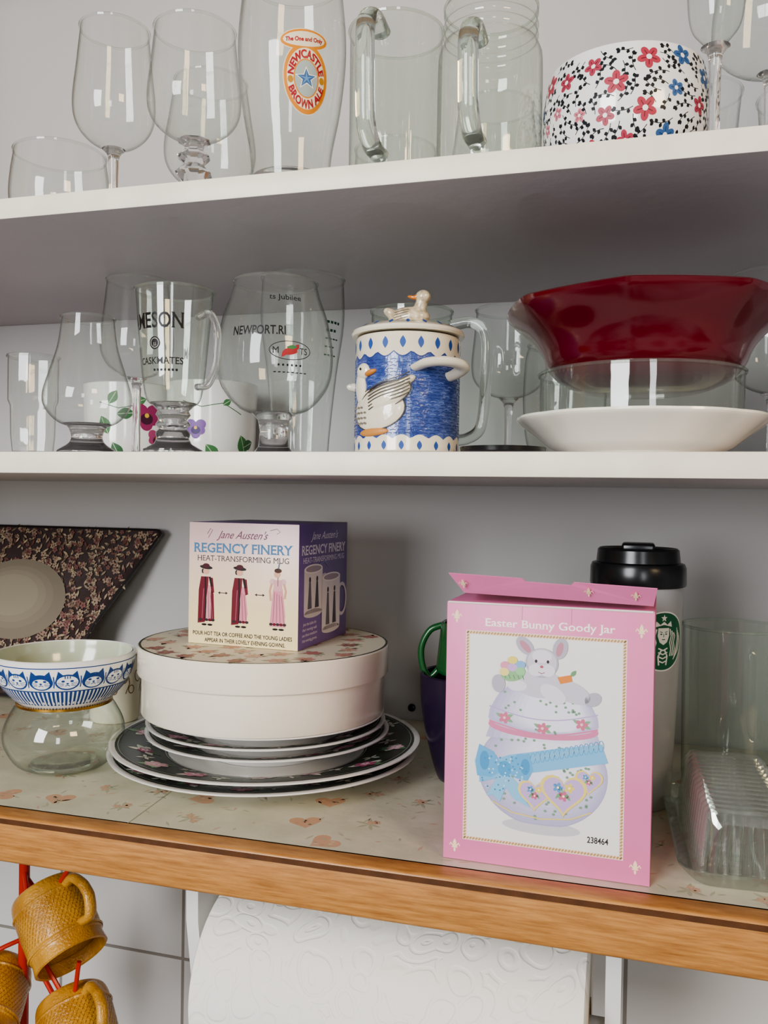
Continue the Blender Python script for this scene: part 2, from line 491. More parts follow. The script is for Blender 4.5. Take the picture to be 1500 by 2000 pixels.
# pint glass with oval ale label
pp = cr([(.0275, 0), (.0275, .012), (.029, .03), (.0345, .06), (.0375, .09), (.0372, .115), (.0335, .150)], 5)
e = tumbler(-.2385, .572, ZT, pp, 'tall tulip pint glass with an orange and red ale label', GT, name='pint_glass', base=.010)
A = Art()
OR, CRM, RED, BLU = '#d9892c', '#e9dcc0', '#a8282f', '#2c5f94'
A.ell(0, 0, .0172, .0262, CRM, n=44); A.ell(0, .0285, .0172, .0082, CRM, dl=1)
A.up(2); A.ell(0, .0285, .0166, .0076, OR); A.ell(0, 0, .0166, .0256, OR, dl=1, n=44)
A.up(2); A.ell(0, .0288, .0148, .0056, CRM, dl=0)
A.ell(0, 0, .0143, .0222, CRM, n=44)
A.ell(0, 0, .0095, .0143, OR, dl=1, n=36); A.ell(0, 0, .0086, .0133, '#a3afac', dl=2, n=30)
A.up(3)
A.text(0, .0288, 'The One and Only', .0032, RED, w=.026, bold=.03, shear=.15)
A.star(0, 0, .0088, '#f3eddc', 0); A.star(0, 0, .0072, BLU, 1)
A.star(0, 0, .0068, '#5a90c0', 2, k=.16)
A.text(0, 0, 'NEWCASTLE', .0040, RED, w=.033, bold=.04, dl=1, arc=(.0118, 1), sy=1.52)
A.text(0, 0, 'BROWN ALE', .0040, RED, w=.031, bold=.04, dl=1, arc=(.0121, -1), sy=1.52)
A.ell(-.0118, -.0005, .0020, .0026, '#b9862e', dl=2); A.ell(.0118, -.0005, .0020, .0026, '#b9862e', dl=2)
f = on_rev(rfn(pp), turned(-.2385, .572), .0365, .0655)
c8, s8 = math.cos(.09), math.sin(.09)
A.build('printed_label', e, lambda x, y, q: f(.0100+x*.95*c8-y*.86*s8, x*.95*s8+y*.86*c8, q), .002)

def c_handle(R, z0, z1, out, r, parent, mt, ang=0, fr=1., name='handle', flat=1.3):
    d = Vector((math.cos(ang), math.sin(ang), 0))
    P = [d*(R-.001)+Vector((0, 0, z1)), d*(R+out*.6)+Vector((0, 0, z1+.002)), d*(R+out)+Vector((0, 0, z1-.010)),
         d*(R+out*fr)+Vector((0, 0, (z0+z1)/2)), d*(R+out*.9*fr)+Vector((0, 0, z0+.012)), d*(R+out*.5)+Vector((0, 0, z0+.001)), d*(R-.001)+Vector((0, 0, z0))]
    return tube(P, r, name, mt, parent, 6, 14, flat)

e = tumbler(-.1740, .612, ZT, [(.0330, 0), (.0333, .01), (.0333, .06), (.0336, .124)], 'straight clear glass beer mug with a thick handle', GT, name='glass_mug', cat='glass mug', g=GLG, sg=SGG, base=.012)
c_handle(.0335, .024, .108, .030, .0052, e, SGG, -pi/2-.05)
mp_prof = cr([(.030, 0), (.0355, .006), (.0362, .02), (.0362, .085), (.0345, .098), (.0315, .103), (.0315, .106), (.0330, .108), (.0315, .110), (.0315, .113), (.0330, .115), (.0315, .117), (.0315, .121), (.0328, .124), (.0315, .128)], 4)
e = tumbler(-.1040, .605, ZT, mp_prof, 'mason jar drinking mug with screw threads and handle', GT, name='mason_jar_mug', cat='glass mug', g=GLG, sg=SGG, base=.009)
c_handle(.0362, .022, .088, .027, .0052, e, SGG, -pi/2-.05)
wine_glass(.0420, .590, ZT, .0185, .017, .074, .185, 'tall slim clear champagne flute beside a floral bowl', GT, foot=.022, name='champagne_flute', bulge=.6)
wine_glass(.0850, .675, ZT, .040, .034, .092, .185, 'clear wine glass with a wide bowl', GT, foot=.03)
tumbler(.040, .77, ZT, [(.026, 0), (.030, .05), (.036, .125)], 'tall tapered clear drinking glass', GT, base=.008)
tumbler(.125, .77, ZT, [(.028, 0), (.032, .05), (.037, .115)], 'tall tapered clear drinking glass', GT, base=.008)
tumbler(-.215, .76, ZT, cr([(.028, 0), (.036, .02), (.039, .05), (.036, .10)]), 'rounded clear glass behind a pint glass', GT)
wine_glass(-.125, .76, ZT, .038, .032, .05, .13, 'short clear wine goblet behind the glass mugs', GT)

# floral bowl
CER = mat('white_glazed_ceramic', '#efeeea', .12, 0, 10, .03, 10, coat=.5)
fb = top('floral_bowl', (-.0130, .61, ZT), 'white ceramic bowl with red and blue flowers and black leaves', 'bowl')
fo = cr([(.028, 0), (.034, .002), (.0450, .009), (.0515, .021), (.0540, .036), (.0535, .054), (.0505, .071)], 5)
rev(cup(fo, .003), 'body', CER, fb, 72)
A = Art(); random.seed(12)
BK = '#1d2024'
fl = []
order = ['R', 'B', 's', 'r', 'b', 's', 'R', 'b', 's', 'B', 'r', 's']
SZ = {'r': .0058, 'R': .0072, 'b': .0052, 'B': .0066, 's': .0042}
for _ in range(4000):
    x = random.uniform(-.085, .085); y = random.uniform(.006, .066)
    k = order[len(fl) % len(order)]
    if all((x-a)**2+(y-b)**2 > (SZ[k]+SZ[c_]+.0062)**2 for a, b, c_ in fl): fl.append((x, y, k))
    if len(fl) > 40: break
for x, y, k in fl:
    colr = {'r': '#a84454', 'R': '#ad4351', 'b': '#456794', 'B': '#3b608f', 's': '#c97d87'}[k]
    A.flower(x, y, SZ[k], colr, '#f0ece4', random.uniform(0, 1), dl=2, line='#6d2430' if k in 'rRs' else '#1f3a62')
sprigs = []
def clear(x, y, d): return all((x-a)**2+(y-b)**2 > (d+SZ[c_]*.85)**2 for a, b, c_ in fl)
for _ in range(12000):
    x = random.uniform(-.085, .085); y = random.uniform(.006, .068)
    rt = random.uniform(0, 6.3); bend = random.choice([-.2, .2]); nn_ = random.choice([4, 5, 6])
    P = [(x, y)]
    for i in range(1, nn_): P.append((P[-1][0]+.0027*math.cos(rt+i*bend), P[-1][1]+.0027*math.sin(rt+i*bend)))
    if not all(.003 < q[1] < .069 and clear(*q, .0008) for q in P): continue
    if any((q[0]-a)**2+(q[1]-b)**2 < .0036**2 for q in P for a, b in sprigs): continue
    A.line(P, .00045, BK)
    for i in range(1, nn_): A.leaf(*P[i], .0029, .0011, BK, rt+i*bend+(1 if i % 2 else -1)*.95)
    A.leaf(*P[-1], .0030, .0011, BK, rt+nn_*bend)
    sprigs += P
    if len(sprigs) > 760: break
A.build('painted_flowers', fb, on_rev(rfn(fo), -pi/2, .053), .004)

# ------------------------------------------------------------------ middle shelf
e = tumbler(-.5039, .64, ZM, [(.016, 0), (.018, .02), (.0185, .045), (.0205, .05), (.0205, .088)], 'small faceted clear shot glass stack beside a tasting glass', GM, rmod=lambda a, r, z: 1+.02*math.cos(a*12))
gp = cr([(.007, .020), (.021, .024), (.0305, .034), (.0325, .045), (.028, .062), (.022, .082), (.0190, .104)], 6)
e = top('tasting_glass', (-.4040, .575, ZM), 'tulip shaped clear whisky tasting glass on a short foot', 'tasting glass', GM)
rev(lipped(gp), 'bowl', GL, e); rev([(0, .0)]+cr([(.0215, 0), (.0215, .003), (.014, .008), (.0115, .013), (.0135, .020), (.018, .0235)], 4)+[(0, .022)], 'foot', SG, e)
wine_glass(-.4399, .70, ZM, .0327, .027, .074, .164, 'clear wine glass standing behind a tasting glass', GM)
# irish coffee mug
ip = cr([(.010, .034), (.0180, .037), (.0215, .050), (.0240, .075), (.0275, .117)], 6)
e = top('irish_coffee_glass', (-.3230, .562, ZM), 'footed clear whiskey coffee glass with black lettering and handle', 'glass mug', GM)
rev(lipped(ip), 'bowl', GLG, e)
rev([(0, 0), (.021, 0), (.021, .003), (.0135, .007), (.0115, .011), (.0125, .015), (.0095, .018), (.0125, .021), (.010, .025), (.0125, .028), (.011, .031), (.0165, .0365), (0, .0355)], 'stem', SG, e, 40)
c_handle(.0235, .047, .096, .017, .0024, e, SG, math.radians(-14), name='handle')
A = Art(); KK = '#1d1c1d'
A.text(-.0075, .092, 'JAMESON', .0108, KK, w=.050, bold=.015, serif=True)
A.ell(-.004, .076, .0045, .0045, KK); A.ring(-.004, .076, .0032, .0032, .0004, '#b8b5aa', 1); A.text(-.004, .0755, 'J.J.', .002, '#b8b5aa', dl=1)
A.text(-.0010, .0640, 'CASKMATES', .0048, KK, w=.038, bold=.01, serif=True)
for k in range(7): A.line([(-.006+k*.0030, .0575), (-.0042+k*.0030, .0575)], .0016, KK)
A.build('printed_lettering', e, on_rev(rfn(ip), turned(-.323, .562)-.42, .0255), .003)
# snifter
sp = cr([(.008, .032), (.026, .0365), (.0405, .054), (.0440, .077), (.0400, .102), (.0335, .121), (.0308, .132)], 6)
e = top('snifter_glass', (-.2660, .612, ZM), 'round clear beer snifter printed with black souvenir lettering', 'beer glass', GM)
rev(lipped(sp), 'bowl', GL, e, 64)
rev([(0, 0), (.026, 0), (.026, .0015), (.015, .004), (.0115, .008), (.0105, .020), (.012, .028), (.017, .0335), (0, .034)], 'foot', SG, e, 40)
A = Art()
A.text(-.0125, .0890, 'NEWPORT.RI', .0066, KK, w=.040, bold=.015)
A.ring(.0110, .0745, .0150, .0066, .0005, KK); A.text(.0005, .0745, 'M', .0050, KK, w=.0042); A.text(.0205, .0745, 'TS', .0048, KK, w=.0060)
A.ell(.0105, .0735, .0055, .0022, '#a83439', .15); A.leaf(.0045, .0695, .009, .0018, '#a83439', .9, 1); A.leaf(.0135, .0745, .006, .0016, '#a83439', .9, 1); A.leaf(.008, .0765, .008, .0014, '#3f7a4c', .1, 2)
for k in range(6): A.line([(.002+k*.0032, .0640), (.0034+k*.0032, .0642)], .0014, KK)
for k in range(8): A.line([(-.001+k*.0033, .0590), (.0010+k*.0033, .0591)], .0007, KK)
A.build('printed_lettering', e, on_rev(rfn(sp), turned(-.266, .612), .043), .003)
A = Art(); A.text(0, .114, 'ts Jubilee', .0042, KK, w=.022)
A.build('printed_rim_lettering', e, on_rev(rfn(sp), turned(-.266, .612)+.2, .034), .003)
# pint behind
pg = cr([(.024, 0), (.026, .03), (.031, .08), (.0370, .125), (.0362, .164)], 5)
e = tumbler(-.290, .728, ZM, pg, 'tall clear pint glass with small green lettering', GM, name='pint_glass', base=.010)
A = Art(); GRN = '#2f5a44'
for j in range(5):
    for k in range(4-(j % 2)): A.line([(.021+k*.0042, .122-j*.007), (.0240+k*.0042, .122-j*.007)], .0022 if j < 2 else .0012, GRN)
A.build('printed_lettering', e, on_rev(rfn(pg), turned(-.29, .728), .035), .003)
# pansy mugs
def pansy(A, x, y, r, c1, c2):
    for a, s in ((.5, 1), (2.6, 1), (-.5, .85), (3.6, .85), (-1.57, 1)):
        A.ell(x+r*.5*math.cos(a), y+r*.5*math.sin(a), r*.55*s, r*.48*s, c1, a, 3+int(a*2) % 3, 14)
    A.ell(x, y-r*.25, r*.45, r*.38, c2, 0, 6, 12); A.ell(x, y-.0003, r*.16, r*.16, '#e0b945', 0, 7, 8)
LG = '#3f6b45'
PM = 'pansy mugs on the middle shelf'
for i, (x, leaves, fls) in enumerate([
    (-.5120, [(-.020, .060, .016, 1.0), (-.012, .050, .018, .1), (-.020, .030, .020, 2.0), (-.016, .022, .020, -1.1), (.004, .062, .014, .3), (.034, .022, .016, .8)], [(.018, .050, .0150, '#96305e', '#4a1433'), (.030, .028, .0105, '#a84a72', '#5b1b3d')]),
    (-.4155, [(-.006, .020, .020, -.9), (-.020, .014, .018, 3.4), (.030, .030, .022, -1.2), (.034, .018, .016, .4), (.010, .058, .010, .6)], [(-.016, .036, .0105, '#7f5aa0', '#3e2a63'), (-.040, .052, .012, '#96305e', '#4a1433')])]):
    e = top('pansy_mug', (x, .80, ZM), 'white ceramic mug painted with pansies and green leaves', 'mug', PM)
    o = cr([(.034, 0), (.040, .003), (.0435, .02), (.0445, .05), (.0455, .082)], 4)
    rev(cup(o, .003), 'body', CER, e)
    c_handle(.044, .02, .065, .016, .004, e, CER, pi*.75)
    A = Art()
    for k, (lx, ly, ll, rt) in enumerate(leaves):
        A.leaf(lx, ly, ll, ll*.32, LG if k % 2 else '#4d8050', rt, k % 2)
        A.line([(lx, ly), (lx+ll*.9*math.cos(rt), ly+ll*.9*math.sin(rt))], .0007, '#b9cfae', 2)
    A.line([(-.030, .062), (-.010, .056), (.010, .060), (.030, .050)], .0008, LG)
    for v in fls: pansy(A, *v)
    A.build('painted_pansies', e, on_rev(rfn(o), turned(x, .80), .0445), .004)

# duck mug
CRE = mat('cream_glazed_ceramic', '#e9e0ca', .15, .1, 60, .06, 25, coat=.6)
BLC = mat('blue_glaze', '#2f4488', .2, .3, 260, .3, 120, coat=.5, col2='#4d62a0')
e = top('duck_tankard', (-.1546, .585, ZM), 'cream and blue ceramic lidded mug with white goose relief', 'lidded mug')
FA = turned(-.1546, .585)
dk = [(.0345, 0), (.0362, .002), (.0362, .078), (.0350, .080)]
rev([(0, 0)]+dk+[(.033, .080), (.033, .004), (0, .004)], 'body', CRE, e, 64)
A = Art()
sc = []
n = 120
for i in range(n+1):
    t = -pi+2*pi*i/n; sc.append((t*.0362, .0668-.0034*abs(math.sin(t*9.5))))
vs = [(x, y, 0) for x, y in sc]+[(x, .0095+.0028*abs(math.sin(x/.0362*9.5)), 0) for x, y in sc]
A.raw(vs, [[i, n+1+i, n+2+i, i+1] for i in range(n)], BLC)
A.line(sc, .0008, '#2c3f7d', 1)
for i in range(19):
    x = (-pi+2*pi*i/19)*.0362
    A.leaf(x, .0688, .0080, .0020, '#35569a', pi/2, 1)
    A.leaf(x, .0022, .0062, .0017, '#35569a', pi/2, 1)
random.seed(3)
for r_i in range(24):
    y = .0130+r_i*.0021
    for c_i in range(38):
        x = -.113+c_i*.0060+(.0030 if r_i % 2 else 0)+random.uniform(-.0006, .0006)
        A.line([(x, y), (x+.0022, y+.0005), (x+.0044, y)], .0005, '#23356f' if random.random() < .7 else '#6f82b8', 1)
A.build('painted_bands', e, on_rev(rfn([(.0362, 0), (.0362, .08)]), -pi/2, .0362), .005)
A = Art()
A.up(2)
gx = -.0045
A.blob(gx-.0180, .0290, .0215, .0140, .0026, CRE, .10)          # body
A.blob(gx-.0325, .0440, .0060, .0120, .0026, CRE, .10)          # neck
A.blob(gx-.0300, .0550, .0068, .0056, .0030, CRE)               # head
A.blob(gx-.0225, .0535, .0055, .0020, .0026, '#c98443', .25)    # beak
A.blob(gx-.0120, .0365, .0205, .0085, .0036, CRE, .40)          # wing
A.blob(gx+.0030, .0470, .0075, .0030, .0028, CRE, .42)
A.blob(gx-.0200, .0140, .0125, .0028, .0020, '#c58b4e', .05)    # feet
A.ell(gx-.0285, .0562, .0008, .0009, '#1e1a18', lift=.0034, dl=3)
for k in range(7):
    y0 = .0285+k*.0022
    A.line([(gx-.021+t*.0045, y0+t*.0019+.0006*math.sin(t)) for t in range(7)], .0007, '#4a443c', lift=.0037-abs(k-3)*.00030, dl=4)
A.ring(gx-.0120, .0365, .0202, .0084, .0007, '#4a443c', rot=.40, lift=.0016, dl=4)
A.ring(gx-.0180, .0290, .0213, .0138, .0007, '#4a443c', rot=.10, lift=.0005, dl=4)
for k in range(15):
    A.ell(gx-.034+(k % 4)*.0032, .0200+(k//4)*.0035, .0012, .0007, '#7c766a', lift=.0027, dl=4)
A.build('goose_relief', e, on_rev(lambda z: .0362, FA, .0362), .004)
# lid
rev([(0, .081), (.0385, .081), (.0392, .0825), (.0385, .0845), (.033, .0875), (.018, .0895), (0, .0900)], 'lid', CRE, e, 64)
A = Art()
for i in range(19):
    a = 2*pi*i/19
    A.leaf(.031*math.cos(a), .031*math.sin(a), .006, .0013, '#35569a', a)
A.build('lid_marks', e, lambda x, y, q: (x, y, .0872-(math.hypot(x, y)-.033)*.55+q+.0004), .003)
KNB = mat('speckled_goose_glaze', '#ddd0b4', .2, .1, 60, .3, 260, coat=.5, col2='#a8977a')
blobs([((0, 0, .007), (.0150, .0085, .0075), 0), ((-.013, 0, .0105), (.006, .005, .0035), .5), ((.008, 0, .014), (.0045, .0042, .008), .25), ((.0098, 0, .0210), (.0055, .005, .0048), 0)], 'goose_knob', KNB, e, .0009, loc=(.0005, 0, .0885))
blobs([((0, 0, 0), (.0045, .0020, .0014), .25), ((.003, 0, .0006), (.002, .002, .0018), 0)], 'beak', mat('orange_glaze', '#c67a35', .2, coat=.5), e, .0006, loc=(.0035, -.0015, .1090))
A = Art()
for k in range(4): A.line([(-.009+t*.0026, .0042+k*.0018+t*.0005) for t in range(5)], .0004, '#6d665a')
A.build('knob_markings', e, lambda x, y, q: (x+.0005, -.0085*math.sqrt(max(0, 1-(x/.0150)**2-((y-.007)/.0085)**2))-.0002, .0885+y), .002)
tube([(.0140, -.0330, .0560), (.0240, -.0395, .0580), (.0350, -.0390, .0585), (.0430, -.0330, .0575), (.0440, -.0275, .0555), (.0390, -.0215, .0530), (.0325, -.0155, .0515)], [.0026, .0030, .0032, .0032, .0028, .0024, .0024], 'handle', CRE, e, 6, 14, 1.7)
tube([(-.0350, -.006, .047), (-.039, -.008, .0475), (-.0400, -.009, .049)], [.0035, .0028, .0014], 'side_nub', CRE, e, 4, 10)

e = tumbler(-.186, .715, ZM, [(.0325, 0), (.0330, .01), (.0335, .06), (.0340, .128)], 'straight clear glass mug behind a blue goose mug', GM, name='glass_mug', cat='glass mug', g=GLG, sg=SGG, base=.010)
c_handle(.0338, .020, .115, .030, .0048, e, SGG, 0)
wine_glass(-.1129, .785, ZM, .034, .030, .060, .141, 'clear wine goblet behind a glass mug', GM)
tumbler(-.060, .74, ZM, cr([(.024, 0), (.031, .02), (.034, .05), (.033, .085), (.030, .100)]), 'rounded clear glass between mug and red bowl', GM)
wine_glass(.1000, .74, ZM, .034, .030, .055, .150, 'clear wine glass beside a red bowl', GM)
tumbler(.155, .66, ZM, [(.028, 0), (.030, .05), (.033, .12)], 'straight clear tumbler beside stacked dishes', GM)
bd = rev([(0, 0), (.024, 0), (.028, .002), (.0285, .005), (.0275, .005), (.026, .0025), (0, .002)], 'coaster_dish', mat('black_lacquer', '#151515', .2), None, 48, loc=(-.0865, .578, ZM+.0002))
tag(bd, 'small flat black dish beside a white scalloped plate', 'dish')
# white plate, glass dish, red bowl
scal = lambda a, r, z: 1+(.018*abs(math.cos(a*6))-.009)*min(1, max(0, (r-.05)/.03))
wp = rev([(0, .002), (.046, .002), (.047, 0), (.050, 0), (.051, .003)]+cr([(.060, .007), (.072, .0165), (.0815, .0240), (.0835, .0262)], 4)+[(.0832, .0278), (.081, .0265), (.071, .0195), (.058, .0095), (.048, .006), (0, .006)], 'serving_plate', mat('ivory_glaze', '#f1ecdc', .15, coat=.5), None, 96, rmod=scal, loc=(.0005, .625, ZM))
tag(wp, 'ivory scalloped plate under a glass dish and red bowl', 'plate')
gd = top('glass_dish', (0, .625, ZM+.0065), 'round straight sided clear glass baking dish on a plate', 'glass dish')
rev(lipped([(.0570, .0), (.0620, .006), (.0670, .012), (.0676, .0515)]), 'glass_wall', GLG, gd, 64)
rev([(0, 0), (.056, 0), (.0600, .004), (.055, .0045), (0, .0042)], 'thick_base', SGG, gd, 64)
def octo(a, r, z):
    k = min(1, max(0, (z-.016)/.036))*.62
    o = math.cos(pi/8)/math.cos(((a+.10) % (pi/4))-pi/8)
    return 1+(o/.962-1)*k
RG = mat('dark_red_glaze', '#5f0b1a', .14, .05, 20, .15, 12, coat=.6)
ro = cr([(.030, 0), (.0420, .002), (.0560, .008), (.0650, .0175), (.0690, .027), (.0755, .0365), (.0865, .0470), (.0925, .0535), (.0945, .0575)], 5)
rb_ = rev(cup(ro, .003), 'serving_bowl', RG, None, 96, rmod=octo, loc=(.0025, .625, ZM+.0445), ang=60)
tag(rb_, 'dark red ceramic octagonal serving bowl resting on a glass dish', 'bowl')

# ------------------------------------------------------------------ bottom shelf: plates
WG = mat('white_plate_glaze', '#eceae4', .12, coat=.5)
DGm = mat('dark_green_black_glaze', '#20271f', .25, .0, 10, .5, 60, coat=0, spec=.35, col2='#39433a')
def plate(x, y, z, R, h, name, label, group, seed):
    e = top(name, (x, y, z), label, 'plate', group)
    s = R/.1285
    prof = [(0, .0045), (.062*s, .0045), (.063*s, 0), (.067*s, 0), (.068*s, .005)]+cr([(.080*s, .0075), (.100*s, h*.65), (.120*s, h*.90), (.1285*s, h)], 4)+[(.1288*s, h+.0011), (.1270*s, h+.0014)]
    tp = cr([(.1270*s, h+.0014), (.119*s, h*.9+.0020), (.099*s, h*.65+.0026), (.084*s, .0100), (.070*s, .0078), (0, .0075)], 4)
    rev(prof+tp[1:], 'plate_body', WG, e, 72)
    tr = sorted(tp, key=lambda q: q[0])
    def zf(r):
        for (r0, z0), (r1, z1) in zip(tr, tr[1:]):
            if r0 <= r <= r1 and r1 > r0: return z0+(z1-z0)*(r-r0)/(r1-r0)
        return tr[-1][1]
    band = [(r, zf(r)+.00015) for r in [s*(.082+.0420*i/8) for i in range(9)]]
    rev(band, 'dark_rim_band', DGm, e, 72)
    random.seed(seed); A = Art()
    A.ring(0, 0, .0840*s, .0840*s, .0010, '#b5b8ae', 6, n=72)
    A.ring(0, 0, .1215*s, .1215*s, .0008, '#8a8f88', 6, n=72)
    for i in range(15):
        a = 2*pi*i/15+random.uniform(-.08, .08); r = random.uniform(.095, .111)*s
        x0, y0 = r*math.cos(a), r*math.sin(a)
        for k in range(7): A.leaf(x0, y0, random.uniform(.010, .016), .0030, random.choice(['#8fae8c', '#cfd8c4', '#5f8360', '#dfdccf']), a+random.uniform(0, 6.3), 5)
        A.flower(x0, y0, random.uniform(.006, .0095), random.choice(['#c98aa0', '#e6dcd8', '#b0587b', '#dcb3bd']), '#8a3a5c', a, 6, 6)
        A.flower(x0, y0, .0040, '#ead2d6', '#b9577f', a+.4, 5, 10)
        a2 = a+.21; r = random.uniform(.090, .117)*s
        for k in range(4): A.leaf(r*math.cos(a2), r*math.sin(a2), .008, .0016, '#d5d6c8', a2+k*1.5, 5)
    A.build('rim_flowers', e, lambda X, Y, q: (X, Y, zf(math.hypot(X, Y))+q), .005)
PG = 'stacked dark floral plates'
PX, PY = -.2955, .676
plate(PX-.002, PY, ZB+.0003, .1280, .018, 'dinner_plate', 'large white plate with dark green floral rim at stack base', PG, 1)
plate(PX, PY, ZB+.0081, .1280, .018, 'dinner_plate', 'large white plate with dark green rim and pink flowers', PG, 2)
plate(PX, PY+.002, ZB+.0159, .1015, .018, 'side_plate', 'smaller dark floral rimmed plate in the stack', PG, 3)
plate(PX-.001, PY+.001, ZB+.0237, .0995, .018, 'side_plate', 'smaller dark floral rimmed plate in the stack', PG, 4)
plate(PX, PY, ZB+.0315, .0975, .018, 'side_plate', 'smaller dark floral rimmed plate under a round box', PG, 5)
# hat box
BXM = mat('cream_paper_wrap', '#f1e9d6', .2, .2, 25, .04, 20, coat=.5)
hb = top('hat_box', (-.2988, .676, ZB+.0511), 'round cream cardboard box with floral lid on stacked plates', 'round box')
rev([(0, 0), (.1000, 0), (.1006, .0008), (.1006, .048), (.099, .048), (.099, .002), (0, .002)], 'body', BXM, hb, 96)
rev([(.1015, .0325), (.1036, .0325), (.1040, .0335), (.1040, .0546), (.1032, .0556), (0, .0556), (0, .0541), (.1015, .0541)], 'lid', BXM, hb, 96)
A = Art(); random.seed(8)
A.ell(0, 0, .1020, .1020, '#dfd8c3', n=72)
A.up(); A.ring(0, 0, .1022, .1022, .0018, '#4a4e44', n=72)
pts = []
for _ in range(900):
    a = random.uniform(0, 2*pi); r = .094*math.sqrt(random.random())
    x, y = r*math.cos(a), r*math.sin(a)
    if all((x-u)**2+(y-v)**2 > .021**2 for u, v in pts): pts.append((x, y))
for x, y in pts:
    for k in range(4): A.leaf(x, y, .012, .0024, random.choice(['#a3a78c', '#8c9678', '#b8a289']), random.uniform(0, 6.3))
    A.flower(x, y, .0072, random.choice(['#bd7d79', '#cb968d', '#9c6c6a', '#d2aa9d']), '#b3935f', random.random(), 6, dl=1)
for _ in range(60):
    a = random.uniform(0, 2*pi); r = .097*math.sqrt(random.random())
    A.ell(r*math.cos(a), r*math.sin(a), .0012, .0012, random.choice(['#b07e7a', '#989a7c']), dl=1, n=8)
A.build('lid_print', hb, on_plane((0, 0, .0557), (1, 0, 0), (0, 1, 0)))

# gift mug carton
JW = .0995
jb = top('mug_gift_box', (-.3000, .6885, ZB+.1071), 'small square printed carton for a mug on a round box', 'carton', rotz=math.radians(-3.6))
m, nt, p = newmat('printed_carton_cream'); N = nt.nodes; L = nt.links
tc = N.new('ShaderNodeTexCoord'); sx = N.new('ShaderNodeSeparateXYZ'); mr = N.new('ShaderNodeMapRange')
mr.inputs['From Min'].default_value = 0; mr.inputs['From Max'].default_value = JW
rp = N.new('ShaderNodeValToRGB'); rp.color_ramp.elements[0].color = lin('#f0dfae'); rp.color_ramp.elements[0].position = .25
rp.color_ramp.elements[1].color = lin('#e2c2bf'); rp.color_ramp.elements[1].position = .85
L.new(tc.outputs['Object'], sx.inputs[0]); L.new(sx.outputs['Z'], mr.inputs['Value']); L.new(mr.outputs[0], rp.inputs[0]); L.new(rp.outputs[0], p.inputs['Base Color'])
p.inputs['Roughness'].default_value = .35
PUR = mat('purple_carton', '#7a62a0', .35, .05, 40, .12, 30)
bo = box((-JW/2, -JW/2, 0), (JW/2, JW/2, JW), 'carton_body', [m, PUR], jb, .0005)
for q in bo.data.polygons:
    if q.normal.x > .7 or q.normal.z > .7: q.material_index = 1
A = Art()
A.text(.049, .0900, 'Jane Austen\'s', .0064, '#7a4a62', w=.047, shear=.55, bold=.005)
A.line([(.018, .087), (.022, .0935), (.020, .0945), (.017, .090)], .0005, '#7a4a62')
A.line([(.074, .094), (.080, .0955), (.083, .093), (.080, .0915)], .0005, '#8b6d74')
A.text(.0495, .0790, 'REGENCY FINERY', .0076, '#4f7ca2', w=.090, bold=.022, serif=True)
A.text(.0495, .0705, 'HEAT-TRANSFORMING MUG', .0046, '#3a2e35', w=.083, serif=True)
A.text(.0495, .0090, 'POUR HOT TEA OR COFFEE AND THE YOUNG LADIES', .0032, '#241a1a', w=.090, bold=.02)
A.text(.0520, .0037, 'APPEAR IN THEIR LOVELY EVENING GOWNS.', .0032, '#241a1a', w=.073, bold=.02)
